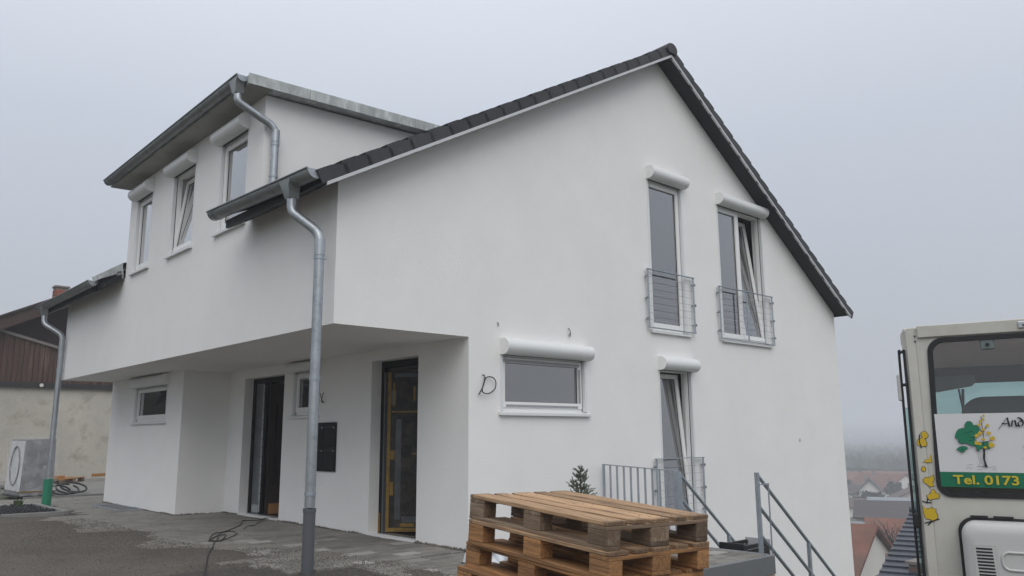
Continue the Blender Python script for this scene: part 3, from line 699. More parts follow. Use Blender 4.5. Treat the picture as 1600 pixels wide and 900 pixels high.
downpipe(bend([(-.39, 1.93, bz+.01), (-.39, 1.92, 5.53), (.11, 1.855, 5.28), (.11, 1.855, 4.33)]), .05, [(.11, 1.855, 5.05), (.11, 1.855, 4.62)], axis='y')
bz = gutter(7.75, 11.55, -.40, lambda y: 4.06-.002*(y-7.7), .085, 11.2, (8.2, 8.9, 9.6, 10.3, 10.9))
dl = downpipe(bend([(-.40, 11.2, bz+.01), (-.40, 11.18, 3.66), (-.085, 10.93, 3.42), (-.085, 10.95, .5)]), .053, [(-.085, 10.93, 3.12), (-.085, 10.94, 2.7), (-.085, 10.94, 1.6)])
MB().tube([(-.085, 10.95, .52), (-.085, 10.95, -.03)], .085, 18).build('standpipe', green_pl, dl, smooth=60)
# cable ends sticking out of plaster
def wire(name, label, pts, r_=.006, m=black_pl):
    o = MB().tube(smooth_path(pts, 6), r_, 6).build(name, m, None, smooth=60); tag(o, label, 'cable'); return o
wire('looped_cable', 'black looped cable end hanging out of the gable plaster left of the wide window', [(2.075, .01, 2.05), (2.08, -.04, 2.02), (2.03, -.05, 1.87), (2.05, -.045, 1.83), (2.14, -.04, 1.82), (2.24, -.04, 1.88), (2.255, -.04, 1.97), (2.2, -.04, 2.02), (2.1, -.04, 2.01), (2.04, -.05, 1.9), (1.98, -.04, 1.80)], .007)
wire('coiled_cable', 'short grey cable twist sticking out high above the wide window', [(3.61, .01, 2.75), (3.605, -.02, 2.74), (3.62, -.03, 2.69), (3.595, -.025, 2.66), (3.615, -.025, 2.64), (3.63, -.025, 2.68), (3.6, -.03, 2.74)], .005, pipe_grey)
wire('cable_stub', 'tiny dark cable stub above the left end of the wide window', [(2.322, .01, 2.715), (2.322, -.012, 2.71), (2.324, -.014, 2.67)], .005)
wire('forked_cable', 'two short cable ends sticking out beside the letterbox', [(1.78, 3.36, 1.97), (1.8, 3.46, 1.84), (1.86, 3.48, 1.83), (1.82, 3.47, 1.86), (1.8, 3.50, 1.97)], .006)
o = MB().tube([(9.7, .01, 1.2), (9.7, -.006, 1.2)], .035, 12).build('wall_cap', mat('cap_grey', (.5, .5, .5), .7), house)

# letterbox unit
lb = thing('letterbox', 'black letterbox unit with small locks set flat on the recess wall', 'letterbox', (XR, 3.06, .81))
ML = axesM((XR, 0, 0), (0, -1, 0), (0, 0, 1), (-1, 0, 0)); L0 = Matrix.Translation((-XR, -3.06, -.81)) @ ML
bars(MB(L0), -3.76, -3.06, .81, 1.525, .0, .03, .018).build('casing', anth_box, lb, bevel=.003)
MB(L0).box(-3.745, -3.075, .825, 1.51, .0, .012).build('back_plate', anth_box, lb)
for i, (a, b) in enumerate(((-3.74, -3.415), (-3.405, -3.08))):
    for j, (c, d) in enumerate(((.83, 1.16), (1.17, 1.5))):
        dr = MB(L0).box(a, b, c, d, .013, .026).build('flap_door', anth_box, lb, bevel=.003)
        MB(L0).box(b-.05, b-.015, d-.06, d-.045, .026, .03).build('lock', steel, dr)
        MB(L0).box(a+.03, b-.07, d-.045, d-.04, .026, .028).build('slot', pipe_grey, dr)
MB(L0).box(-3.10, -3.08, .815, .825, .03, .033).build('name_plate', steel, lb)

# ================================================================== THINGS ON THE FORECOURT
# light-well cover / mat by the pier
lc = thing('light_well_cover', 'flat grey light well cover lying against the foot of the pier', 'grating', (.55, 8.5, 0))
bars(MB(), 0, .44, 0, 1.68, .0, .018, .03).build('frame', galv, lc)
MB().box(.031, .409, .031, 1.649, -.0, .010).build('cover_plate', mat('cover_grey', (.09, .097, .104), .6, var=.15, vs=8), lc)

def cord(name, label, pts, r_, m=black_pl, cat='cable'):
    o = MB().tube(smooth_path(pts, 5), r_, 6).build(name, m, None, smooth=60); tag(o, label, cat); return o
CP = [(2.15, 5.16), (2.0, 5.10), (1.852, 5.255), (1.601, 5.031), (1.392, 5.091), (1.094, 4.518), (.582, 3.872), (.38, 3.723), (.118, 3.219), (.11, 2.922), (.279, 3.057), (.604, 3.496), (.683, 3.819), (.512, 3.753), (.264, 3.391), (.02, 3.02), (.1, 2.88), (.3, 3.2), (.45, 3.5), (.33, 3.42), (.138, 3.035), (.014, 2.821), (-.186, 2.372), (-.504, 1.706), (-.8, 1.019), (-1.044, .421), (-1.3, -.6), (-2.0, -2.2)]
cord('extension_cord', 'thin black extension cord snaking from the entrance over the paving', [(x, y, max(grit_z(x, y), gbase(y))+.008+.005*(i % 3 == 1)) for i, (x, y) in enumerate(CP)], .0062)
CP2 = [(1.86, 5.22), (1.8, 5.145), (1.553, 4.773), (1.366, 4.522), (1.25, 4.33), (1.1, 4.23), (.935, 4.011)]
cord('short_cord', 'short loose black cord end beside the longer cord by the entrance', [(x, y, .012+.01*(i % 2)) for i, (x, y) in enumerate(CP2)], .0065)

# pallets
def pallet(name, label):
    p = thing(name, label, 'pallet')
    b = lambda x0, x1, y0, y1, z0, z1, nm, m: MB(Matrix.Identity(4)).box(-(x1-x0)/2, (x1-x0)/2, -(y1-y0)/2, (y1-y0)/2, z0, z1)
    y = 0
    for w in (.145, .1, .145, .1, .145):
        o = MB().box(-.6, .6, -w/2, w/2, -.011, .011).build('deck_board', wood_t, p, bevel=.003); o.location = (.6, y+w/2, -.011); y += w+.04125
        o.rotation_euler = (random.uniform(-.012, .012), random.uniform(-.0025, .0025), random.uniform(-.005, .005)); o.location.z += random.uniform(-.002, .001)
    for x in (.0725, .6, 1.1275):
        o = MB().box(-.4, .4, -.0725, .0725, -.011, .011).build('cross_board', wood_d, p, bevel=.003); o.location = (x, .4, -.0335); o.rotation_euler = (0, 0, R(90))
        for yy, w in ((.05, .1), (.4, .145), (.75, .1)):
            o = MB().box(-.0725, .0725, -w/2, w/2, -.039, .039).build('block', wood_d, p, bevel=.004); o.location = (x, yy, -.0835)
    for yy, w in ((.05, .1), (.4, .145), (.75, .1)):
        o = MB().box(-.6, .6, -w/2, w/2, -.011, .011).build('bottom_board', wood_d, p, bevel=.003); o.location = (.6, yy, -.133)
    nb = MB(); y = 0
    for w in (.145, .1, .145, .1, .145):
        for x in (.0725, .6, 1.1275):
            for qx, qy in ((-.04, .25), (.04, .75), (.0, .5)):
                nx, ny = x+qx+random.uniform(-.01, .01), y+w*qy; nb.tube([(nx, ny, -.004), (nx, ny, .0012)], .0045, 6)
        y += w+.04125
    nb.build('nail_heads', zinc_dark, p, kind='stuff')
    return p
# cross boards were built long in x: turn them back across
PM = Matrix.Translation((-1.015, -3.546, .952)) @ Euler((R(-.859), R(3.682), R(-93.947)), 'XYZ').to_matrix().to_4x4()
names = ['worn topmost pallet of the stack, with greyish blocks', 'second pallet from the top, orange with a dark stained front board', 'third pallet from the top, with fresh orange blocks', 'fourth pallet from the top, cut by the lower picture edge', 'fifth pallet from the top of the stack', 'sixth pallet from the top of the stack', 'lowest pallet of the stack, standing on the forecourt']
p0 = pallet('pallet', names[0])
def setmat(p, deck, rest):
    for c in p.children:
        if c.name.startswith('nail'): continue
        m_ = deck if c.name.startswith('deck') else rest
        c.material_slots[0].link = 'OBJECT'; c.material_slots[0].material = m_
for k in range(7):
    p = p0 if k == 0 else copy_tree(p0)
    dx, dy, rz = [(0, 0, 0), (.025, -.02, .7), (-.035, .012, -.9), (-.05, -.035, .5), (.0, .0, -.3), (.02, 0, .2), (0, .01, 0)][k]
    p.matrix_world = PM @ Matrix.Translation((dx, dy, -.1445*k)) @ Matrix.Rotation(R(rz), 4, 'Z')
    p['label'] = names[k]; p['group'] = 'stacked wooden pallets'
    if k: setmat(p, wood_t if k in (1,) else wood_y, wood_y)
# far pallet by the old wall
rp = copy_tree(p0); rp.matrix_world = Matrix.Translation((2.1, 18.9, .155)) @ Matrix.Rotation(R(55), 4, 'Z') @ Matrix.Diagonal((1.3, 1.2, 1, 1)); rp['label'] = 'low pallet lying by the old barn wall with wood offcuts on it'; rp['group'] = 'stacked wooden pallets'
del rp['group']; setmat(rp, wood_r, wood_d)
for i, (x, y, a) in enumerate(((1.95, 19.1, 10), (2.15, 19.35, 70), (3.35, 20.05, 30))):
    o = MB().box(-.22, .22, -.06, .06, 0, .09).build('wood_offcut', wood_r, None, bevel=.005); o.location = (x, y, .156 + .0*i); o.rotation_euler = (0, 0, R(a))
    tag(o, ['orange wood offcut nearest the green pipe on the far pallet', 'orange wood offcut lying crosswise on the far pallet', 'orange wood offcut on the right end of the far pallet'][i], 'wood', 'wood offcuts on the far pallet')

# heat pump wrapped in film
hp = thing('heat_pump', 'white heat pump wrapped in clear film standing left of the green pipe', 'heat pump', (.05, 14.0, .03)); hp.scale = (1.08, 1.08, 1.06)
MB().add([(0, 0, 0), (.62, 0, 0), (.62, 1.55, 0), (0, 1.55, 0), (.03, .02, 1.2), (.6, .02, 1.22), (.6, 1.45, 1.22), (.03, 1.45, 1.2)], [(0, 1, 5, 4), (1, 2, 6, 5), (2, 3, 7, 6), (3, 0, 4, 7), (4, 5, 6, 7)]).build('casing', mat('pump_grey', (.2, .205, .215), .5, var=.05), hp, bevel=.01)
MB().add([(-.012, .05, .08), (-.012, 1.5, .08), (.018, 1.42, 1.17), (.018, .06, 1.17)], [(0, 1, 2, 3)]).build('front_panel', mat('pump_white', (.72, .73, .74), .45, var=.1, vs=3), hp, solid=.01)
ring = [(-.02+.026*(.62+.4*math.sin(a))/1.1, .72+.42*math.cos(a), .62+.42*math.sin(a)) for a in [2*math.pi*i/40 for i in range(40)]]
MB().tube(ring, .022, 8, closed=True).build('fan_ring', mat('ring_grey', (.12, .125, .13), .5), hp)
def film_sheet(name, parent, f, nu, nv, m):
    mb = MB()
    for j in range(nv+1):
        for i in range(nu+1): mb.v.append(tuple(f(i/nu, j/nv)))
    for j in range(nv):
        for i in range(nu): a = j*(nu+1)+i; mb.f.append((a, a+1, a+nu+2, a+nu+1))
    return mb.build(name, m, parent, smooth=80)
fm_ = bpy.data.materials.new('clear_film'); fm_.use_nodes = True; t = fm_.node_tree; t.nodes.clear()
o_ = N(t, 'ShaderNodeOutputMaterial'); tr = N(t, 'ShaderNodeBsdfTransparent'); gl = N(t, 'ShaderNodeBsdfPrincipled'); gl.inputs['Base Color'].default_value = (.68, .69, .7, 1); gl.inputs['Roughness'].default_value = .22
tcn = N(t, 'ShaderNodeTexCoord'); nz = N(t, 'ShaderNodeTexNoise'); nz.inputs['Scale'].default_value = 5; nz.inputs['Detail'].default_value = 6; nz.inputs['Distortion'].default_value = .3; t.links.new(tcn.outputs['Object'], nz.inputs[0])
rr_ = N(t, 'ShaderNodeMapRange'); rr_.inputs[1].default_value = .42; rr_.inputs[2].default_value = .72; rr_.inputs[3].default_value = .06; rr_.inputs[4].default_value = .42; t.links.new(nz.outputs[0], rr_.inputs[0])
mi = N(t, 'ShaderNodeMixShader'); t.links.new(rr_.outputs[0], mi.inputs[0]); t.links.new(tr.outputs[0], mi.inputs[1]); t.links.new(gl.outputs[0], mi.inputs[2]); t.links.new(mi.outputs[0], o_.inputs[0])
bp = N(t, 'ShaderNodeBump'); bp.inputs['Strength'].default_value = 1; bp.inputs['Distance'].default_value = .05; t.links.new(nz.outputs[0], bp.inputs['Height']); t.links.new(bp.outputs[0], gl.inputs['Normal'])
def wob(u, v, k): return .035*(vnoise(u*7, v*5, k)-.3)+.012*(vnoise(u*22, v*18, k+3)-.5)
film_sheet('film_wrap', hp, lambda u, v: (-.02+.68*u, -.035-wob(u, v, 1)-.04*(1-v)**3, 1.26*v-.01+.012*math.sin(u*9)), 30, 36, fm_)
film_sheet('film_wrap', hp, lambda u, v: (-.035-wob(u, v, 2)-.16*(1-v)**2*u, -.035+1.62*u, 1.25*v-.0), 36, 30, fm_)
film_sheet('film_wrap', hp, lambda u, v: (-.035+.7*u, -.035+1.6*v, 1.25+.02*vnoise(u*6, v*9, 4)), 16, 26, fm_)
MB().box(-.06, .66, -.085, -.06, .07, .095).build('tape_strip', tape_y, hp)
MB().box(-.05, .7, -.06, 1.6, -.05, -.002).build('base_plate', black_pl, hp)
sl = MB().box(.0, 3.4, 13.35, 13.42, -.05, .035).build('kerb_edge', kerb_m, None); sl['kind'] = 'structure'
MB().box(.72, 4.5, 13.43, 22.0, -.05, .02).build('rear_paving', mat('rear_paver', (.2, .195, .18), .85, var=.3, vs=2), None)['kind'] = 'structure'
for i in range(3):
    pts = []
    cx, cy, r1, r2 = .85+.17*i, 13.9+.12*i, .2+.03*i, .3+.05*i
    for k in range(26): a = 2*math.pi*k/25*.93; pts.append((cx+r1*math.cos(a+i), cy+r2*math.sin(a+i)*1.2, .04+.09*(1+math.sin(a*1+i))+.02*i))
    o = MB().tube(pts, .022, 8).build('corrugated_hose', black_pl, None, smooth=50)
    tag(o, ['black corrugated hose loop nearest the wrapped heat pump', 'middle loop of black corrugated hose on the paving', 'black corrugated hose loop nearest the white pier'][i], 'hose', 'hose loops beside the heat pump')
o = MB().tube([(-.55, 15.2, .64), (.0, 16.3, .66)], .03, 8).build('hose_stub', black_pl, None); tag(o, 'black pipe stub poking out left of the wrapped heat pump', 'hose'); o.location = (-.6, 1.6, .0)

# conifer in a pot
cf_ = thing('potted_conifer', 'small potted conifer standing in front of the gable behind the pallets', 'conifer', (2.93, -.8, gbase(-.8)))
MB().tube([(0, 0, 0), (0, 0, .24)], [.1, .13], 16).build('pot', terracotta, cf_, smooth=50)
MB().tube([(0, 0, .2), (.01, 0, .6), (0, 0, .98)], [.014, .01, .003], 8).build('trunk', bark, cf_)
mb = MB(); tw = MB()
for i in range(52):
    f = (i/51)**.9; z = .24+.68*f; L_ = (.29*(1-f)**.7+.035)*random.uniform(.5, 1.2); a = i*2.4+random.uniform(-.4, .4); rise = random.uniform(.55, 1.25)
    d = Vector((math.cos(a), math.sin(a), rise)).normalized(); b0 = Vector((0, 0, z))
    subs = [(b0, d, L_)]
    for q in range(3):
        bb = b0+d*L_*random.uniform(.3, .8); subs.append((bb, (d+Vector((random.gauss(0, .5), random.gauss(0, .5), random.gauss(.1, .3)))).normalized(), L_*random.uniform(.3, .55)))
    for (p0_, d_, l_) in subs:
        tw.tube([p0_, p0_+d_*l_*.6, p0_+d_*l_], [.0035, .0025, .001], 4)
        for k in range(int(12+260*l_)):
            p = p0_+d_*l_*random.uniform(.1, 1.03); dd = (d_*.9+Vector((random.gauss(0, .6), random.gauss(0, .6), random.gauss(.1, .5)))).normalized()
            ln = random.uniform(.014, .032); sd_ = dd.cross(Vector((random.random(), random.random(), random.random()))).normalized()*.003
            mb.add([p-sd_, p+sd_, p+dd*ln], [(0, 1, 2)])
tw.build('branches', bark, cf_, kind='stuff'); mb.build('needles', needle, cf_, kind='stuff')
o = film_sheet('crumpled_foil', None, lambda u, v: (1.05+.5*u+.08*vnoise(u*5, v*5, 2), -1.7+.9*v, gbase(-1.2)+.02+.16*vnoise(u*6, v*7, 5)*math.sin(math.pi*u)+.05*vnoise(u*20, v*20, 8)), 24, 30, foil)
tag(o, 'crumpled silvery foil lying on the paving behind the pallets', 'foil')

# guard railing and stair rails
gx = 4.17
gr = thing('guard_railing', 'galvanised guard railing with upright bars standing out from the gable wall', 'railing', (gx, -.08, 0))
zt = lambda y: .912-.045*(-y)
for i in range(11):
    y = -.0-.118*i; MB().box(-.006 if 0 < i < 10 else -.014, .006 if 0 < i < 10 else .014, y-.013, y+.013, -.02, zt(y)).build('bar', galv, gr)
MB().add([(s_*.018, y, zt(y)+dz_) for y in (.015, -1.2) for s_ in (-1, 1) for dz_ in (0, .012)], [(0, 1, 3, 2), (4, 6, 7, 5), (0, 4, 5, 1), (2, 3, 7, 6), (1, 5, 7, 3), (0, 2, 6, 4)]).build('top_rail', galv, gr)
MB().add([(s_*.018, y, zt(y)-.84+dz_) for y in (.015, -1.2) for s_ in (-1, 1) for dz_ in (0, .012)], [(0, 1, 3, 2), (4, 6, 7, 5), (0, 4, 5, 1), (2, 3, 7, 6), (1, 5, 7, 3), (0, 2, 6, 4)]).build('bottom_rail', galv, gr)
MB().box(-.02, .02, -1.24, -1.2, -.03, zt(-1.2)+.0).build('post', galv, gr)
def stair_rail(label, x, y, ztop, zbase, rails, posts, slope=.79, length=3.0):
    r_ = thing('stair_rail', label, 'railing', (x, y, 0))
    MB().box(-.022, .022, -.022, .022, zbase, ztop).build('post', galv, r_, bevel=.003)
    for dz_ in rails:
        MB().tube([(0, 0, ztop-dz_-.02), (length, 0, ztop-dz_-.02-slope*length)], .021, 10).build('rail', galv, r_, smooth=50)
    for px_ in posts: MB().box(px_-.02, px_+.02, -.02, .02, zbase-slope*px_-.1, ztop-slope*px_-.03).build('post', galv, r_, bevel=.003)
    return r_
stair_rail('galvanised stair handrail nearer the gable wall, starting at the guard railing', 4.21, -1.3, .85, -.05, (.0, .3, .6), (1.03, 2.2), .80)
sr = stair_rail('free standing galvanised stair handrail at the outer corner of the terrace', 4.31, -2.33, .87, -.06, (.0, .36, .68), (1.1, 2.2), .785)
MB().box(.19, .205, -.03, -.018, -.1, .74).build('bar', galv, sr); MB().box(.0, .205, -.03, -.018, .725, .738).build('link', galv, sr)
st = thing('stair', 'concrete stair leading down along the gable wall from the terrace', 'stair', (4.29, -2.28, -.04))
for i in range(13):
    MB().box(.235*i, .235*i+.28, 0, .94, -.185*(i+1)-.3, -.185*(i+1)).build('step', conc, st, bevel=.006)
ck = thing('slatted_crate', 'black slatted box with a pale end panel behind the outer stair post', 'crate', (4.46, -2.02, -.33))
for i in range(4): MB().box(0, .55, -.02, .02, .06*i+.005, .06*i+.05).build('slat', black_pl, ck)
for i in range(4): MB().box(0, .55, .28, .32, .06*i+.005, .06*i+.05).build('slat', black_pl, ck)
MB().box(.551, .58, -.02, .32, 0, .26).build('end_panel', mat('pale_panel', (.5, .5, .52), .6), ck)
MB().box(-.03, -.001, -.02, .32, 0, .25).build('end_panel', black_pl, ck)
MB().box(0, .55, .021, .279, .0, .004).build('bottom', black_pl, ck)
ck.location = (4.5, -1.98, -.235)

# ================================================================== EXCAVATOR
ex = thing('excavator', 'beige excavator seen from behind with a landscaping sign in its rear window', 'excavator', (2.091, -5.354, 0), math.atan2(-.9645, .264))
# local: x = right on the rear face, y = forward (away from camera), z up
UL, UR = -.35, 1.17
GZ = gbase(-5.6)-.012
fr = MB()
zb, zt_ = .1, 2.09
# shell: side walls, pillars, rear panel with window hole
holes = []
WL, WRt, WB, WT = -.17, .98, .865, 1.99
def rect_round(x0, x1, z0, z1, r_, n=6, skew=0):
    o = []
    for cx, cz, a0 in ((x1-r_, z0+r_, -90), (x1-r_, z1-r_, 0), (x0+r_, z1-r_, 90), (x0+r_, z0+r_, 180)):
        for k in range(n+1):
            a = R(a0+90*k/n); X = cx+r_*math.cos(a); Z = cz+r_*math.sin(a); o.append((X+skew*(Z-z0)*(1 if X < (x0+x1)/2 else -1), Z))
    return o
Mrear = axesM((0, 0, 0), (1, 0, 0), (0, 0, 1), (0, -1, 0))
hole = rect_round(-.185, .985, .87, 1.99, .09, skew=.03)
outer = [(-.235, zb), (1.05, zb), (1.05, zt_-.02), (-.235, zt_-.02)]
polys = [[Vector((*p, 0)) for p in outer], [Vector((*p, 0)) for p in hole]]
flat = [p for q in polys for p in q]; fs = []
for tr3 in tessellate_polygon(polys):
    a, b, c = (flat[i] for i in tr3); cr_ = (b-a).cross(c-a).z
    if abs(cr_) > 1e-9: fs.append(tuple(tr3) if cr_ > 0 else tuple(tr3[::-1]))
mb = MB(Mrear); mb.add(flat, fs)
nh = len(hole); mb.add([(*p, 0) for p in hole]+[(*p, -.05) for p in hole], [(i, (i+1) % nh, nh+(i+1) % nh, nh+i) for i in range(nh)])
me = bpy.data.meshes.new('rear_panel'); me.from_pydata(mb.v, [], mb.f); me.materials.append(cab_m); rp_ = bpy.data.objects.new('rear_panel', me); COL.objects.link(rp_); rp_.parent = ex
# corner pillars (chamfered, grooved)
for s_, x_in, x_out in ((1, -.235, -.35), (-1, 1.05, 1.165)):
    mb = MB(); P = [(x_in, 0), (x_in-s_*.01, .005), (x_in-s_*.02, .0), (x_in-s_*.068, .0), (x_out+s_*.012, .06), (x_out, .11), (x_out, .2), (x_in, .2)]
    mb.prism(P, lambda p, d: (p[0], p[1], d), zb, zt_-.02); pil = mb.build('corner_pillar', cab_m, ex, smooth=30)
    mb = MB(); mb.prism([(x_in, 0.0), (x_in-s_*.055, .012), (x_out+s_*.02, .075), (x_out+s_*.04, .2), (x_in, .2)], lambda p, d: (p[0]*1, p[1]+.0*d, d), zt_-.02, zt_+.0); mb.build('pillar_top', cab_m, ex)
# left/right cab sides: door frame bars and glass
for x_, s_ in ((-.345, 1), (1.16, -1)):
    mb = MB(); mb.box(x_-.02, x_+.02, .2, 1.3, zt_-.1, zt_-.02); mb.box(x_-.02, x_+.02, .2, 1.3, zb, .35); mb.box(x_-.02, x_+.02, 1.25, 1.35, zb, zt_-.02)
    mb.build('side_frame', cab_m, ex); MB().box(x_-.006, x_+.006, .2, 1.25, .35, zt_-.1).build('side_pane', cab_glass, ex)
# roof
MB().box(-.225, 1.06, -.022, .02, 2.012, 2.104).build('roof_lip', cab_m, ex, bevel=.006)
MB().box(-.33, 1.15, .021, 1.38, 2.05, 2.1).build('roof', cab_m, ex, bevel=.015)
MB().box(.42, .54, -.035, -.0225, 2.035, 2.085).build('latch', steel, ex, bevel=.006)
MB().tube([(.45, -.04, 2.062), (.5, -.045, 2.06)], .012, 8).build('bolt', zinc_dark, ex)
for z in (1.99, 2.03): MB().tube([(-.245, -.004, z), (-.245, .006, z)], .006, 8).build('rivet', rubber, ex)
# rear window
so = rect_round(-.2, .995, .855, 2.005, .1, skew=.03); si = rect_round(-.165, .965, .89, 1.972, .075, skew=.03); n = len(so)
mb = MB(Mrear); mb.add([(*p, .012) for p in so]+[(*p, .012) for p in si]+[(*p, -.03) for p in so]+[(*p, -.03) for p in si],
    [(i, (i+1) % n, n+(i+1) % n, n+i) for i in range(n)] + [(i, 2*n+i, 2*n+(i+1) % n, (i+1) % n) for i in range(n)] + [(n+i, n+(i+1) % n, 3*n+(i+1) % n, 3*n+i) for i in range(n)])
rwn = mb.build('rear_window', rubber, ex, smooth=40)
mb = MB(Mrear); mb.prism(rect_round(-.172, .972, .884, 1.978, .075, skew=.03), lambda p, d: (p[0], p[1], d), -.012, -.006); mb.build('pane', cab_glass, rwn)
MB().box(.175, .265, -.004, .02, 1.9, 1.985).build('bracket', mat('bracket_grey', (.14, .17, .165), .5), rwn, bevel=.008)
MB().tube([(.222, -.012, 1.935), (.222, .0, 1.935)], .013, 12).build('bolt', rubber, rwn)
# interior
MB().box(-.32, 1.14, .06, 1.3, 1.995, 2.04).build('roof_liner', liner, ex)
MB().add([(-.3, .75, 1.84), (1.12, .75, 1.84), (1.12, .08, 1.975), (-.3, .08, 1.975)], [(0, 1, 2, 3)]).build('liner_panel', liner, ex, solid=.01)
MB().box(-.34, 1.16, 1.24, 1.34, 1.78, 2.04).build('front_header', rubber, ex)
MB().box(-.34, 1.16, .76, .8, 1.705, 1.86).build('dark_band', rubber, ex)
mb = MB(); mb.add([(-.26, .7, 1.76), (.09, .7, 1.765), (.085, .7, 1.695), (.06, .7, 1.675), (-.26, .7, 1.625)], [(0, 1, 2, 3, 4)]); mb.build('sun_visor', visor_m, ex, solid=.008)
mb = MB(); mb.add([(.5, .7, 1.77), (.9, .7, 1.77), (.9, .7, 1.63), (.53, .7, 1.655), (.51, .7, 1.68)], [(0, 1, 2, 3, 4)]); mb.build('sun_visor', mat('visor_pad', (.09, .085, .065), .8, var=.3, vs=12), ex, solid=.02)
MB().box(-.3, 1.12, 1.28, 1.29, .6, 1.8).build('windscreen', cab_green, ex)
for x_ in (-.3, 1.12): MB().box(x_-.03, x_+.03, 1.24, 1.34, .3, 1.79).build('front_pillar', rubber, ex)
MB().box(-.3, 1.12, 1.24, 1.32, .3, .62).build('front_panel', MATS['cab_mat'], ex)
# wiper blade behind the glass
MB().tube([(-.03, 1.2, .9), (-.045, 1.2, 1.5), (-.03, 1.2, 1.68)], .011, 6).build('wiper', rubber, ex)
MB().tube([(-.045, 1.2, 1.5), (-.062, 1.2, 1.68)], .008, 6).build('wiper', rubber, ex)
# seat
mb = MB(); sp = rect_round(-.02, .62, .75, 1.58, .16, 6); mb.prism(sp, lambda p, d: (p[0]+.05*(1.58-p[1])*0, d+.12*(1.58-p[1])*.3, p[1]), .42, .56); mb.build('seat_back', rubber, ex, smooth=40)
MB().box(.0, .6, .5, 1.0, .6, .76).build('seat_cushion', rubber, ex, bevel=.04)
MB().box(-.33, 1.15, .06, 1.3, .3, .34).build('cab_floor', MATS['cab_mat'], ex)
MB().box(-.33, 1.15, .04, .3, .7, .93).build('rear_shelf', rubber, ex)
# sign behind the pane
ys0 = .012
def Q(zx, zy): # drawing units of the sign to metres
    return (-.139+(1480+zx/6.425-1466)*.00398, 1.446-(640+zy/6.425-647)*.00460)
sg = MB().box(-.165, .965, -.0035, -.0005, 1.033, 1.446).build('sign', sign_w, ex)
gb = MB().box(-.165, .965, -.0036, -.0005, .928, 1.0325).build('green_band', sign_g, sg)
def flat_poly(pts, name, m, d, par, mapf=Q):
    pts = [mapf(*p) for p in pts]; mb = MB(); tri = tessellate_polygon([[Vector((a, b, 0)) for a, b in pts]])
    vs = [(a, -.0136-d, b) for a, b in pts]
    mb.add(vs, [tuple(x) for x in tri]); o = mb.build(name, m, par); return o
# the sheet sits on the outside of the glass
sg.location = (0, -.0105, 0)
def blob(cx, cy, r_, seed, n=11, sq=.8):
    rnd_ = random.Random(seed); return [(cx+r_*(.7+.5*rnd_.random())*math.cos(2*math.pi*i/n), cy+sq*r_*(.7+.5*rnd_.random())*math.sin(2*math.pi*i/n)) for i in range(n)]
def grow(pts, s_):
    cx = sum(p[0] for p in pts)/len(pts); cy = sum(p[1] for p in pts)/len(pts)
    return [(p[0]+(p[0]-cx)/max(1, math.hypot(p[0]-cx, p[1]-cy))*s_, p[1]+(p[1]-cy)/max(1, math.hypot(p[0]-cx, p[1]-cy))*s_) for p in pts]
crown = [(65, 270), (85, 225), (110, 200), (150, 190), (170, 195), (172, 160), (195, 128), (225, 122), (250, 135), (262, 165), (290, 160), (312, 180), (315, 210), (300, 240), (270, 255), (262, 285), (258, 310), (265, 345), (250, 365), (215, 358), (190, 345), (165, 335), (145, 340), (110, 340), (92, 320), (95, 295), (72, 290)]
low = [(65, 400), (95, 378), (130, 368), (160, 372), (182, 385), (165, 402), (140, 408), (145, 422), (115, 428), (95, 415)]
mid_ = [(262, 350), (300, 330), (340, 330), (380, 320), (398, 345), (395, 395), (350, 390), (315, 385), (290, 418), (270, 400)]
for i, pl in enumerate((crown, low, mid_)):
    flat_poly(grow(pl, 3.5), 'logo_outline', ink, .0002+i*.0001, sg); flat_poly(pl, 'logo_crown', leaf_g, .0006+i*.0001, sg)
def strokes(lines, name, m, d, par, w=3.0, mapf=Q, nib=None):
    mb = MB(); k = 0
    for ln in lines:
        for (x0, y0), (x1, y1) in zip(ln, ln[1:]):
            L_ = math.hypot(x1-x0, y1-y0) or 1
            if nib: nx, ny = nib
            else: nx, ny = -(y1-y0)/L_*w/2, (x1-x0)/L_*w/2
            ex_, ey_ = (x1-x0)/L_*w*.25, (y1-y0)/L_*w*.25
            q = [(x0-nx-ex_, y0-ny-ey_), (x0+nx-ex_, y0+ny-ey_), (x1+nx+ex_, y1+ny+ey_), (x1-nx+ex_, y1-ny+ey_)]
            q = [mapf(*p) for p in q]; dd = d+k*.00001; k += 1
            mb.add([(a, -.0136-dd, b) for a, b in q], [(0, 1, 2, 3)])
    return mb.build(name, m, par)
strokes([[(180, 240), (235, 220), (262, 235)], [(200, 320), (240, 305)], [(150, 250), (165, 235)], [(210, 265), (230, 285), (262, 280)], [(110, 402), (140, 398)]], 'logo_shading', ink, .0009, sg, 5)
flat_poly([(335, 385), (352, 385), (348, 450), (342, 500), (352, 545), (362, 572), (330, 572), (328, 520), (322, 480), (330, 430)], 'logo_trunk', ink, .0009, sg)
strokes([[(342, 400), (345, 330), (352, 260), (348, 180), (348, 75)], [(345, 330), (400, 320), (435, 300)], [(350, 250), (320, 190)], [(345, 350), (290, 330), (262, 300)], [(350, 230), (395, 170)], [(345, 370), (420, 360)]], 'logo_branches', ink, .00095, sg, 6)
for i, (cx, cy, r_) in enumerate(((375, 70, 10), (368, 105, 12), (340, 125, 15), (320, 160, 15), (402, 165, 16), (355, 205, 14), (405, 240, 19), (320, 240, 21), (285, 265, 22), (435, 292, 24), (345, 300, 15), (275, 335, 22), (420, 355, 27), (355, 380, 15), (310, 345, 15))):
    flat_poly(blob(cx, cy, r_*1.25, i, sq=.72), 'logo_leaf', leaf_y, .0011+i*.00002, sg)
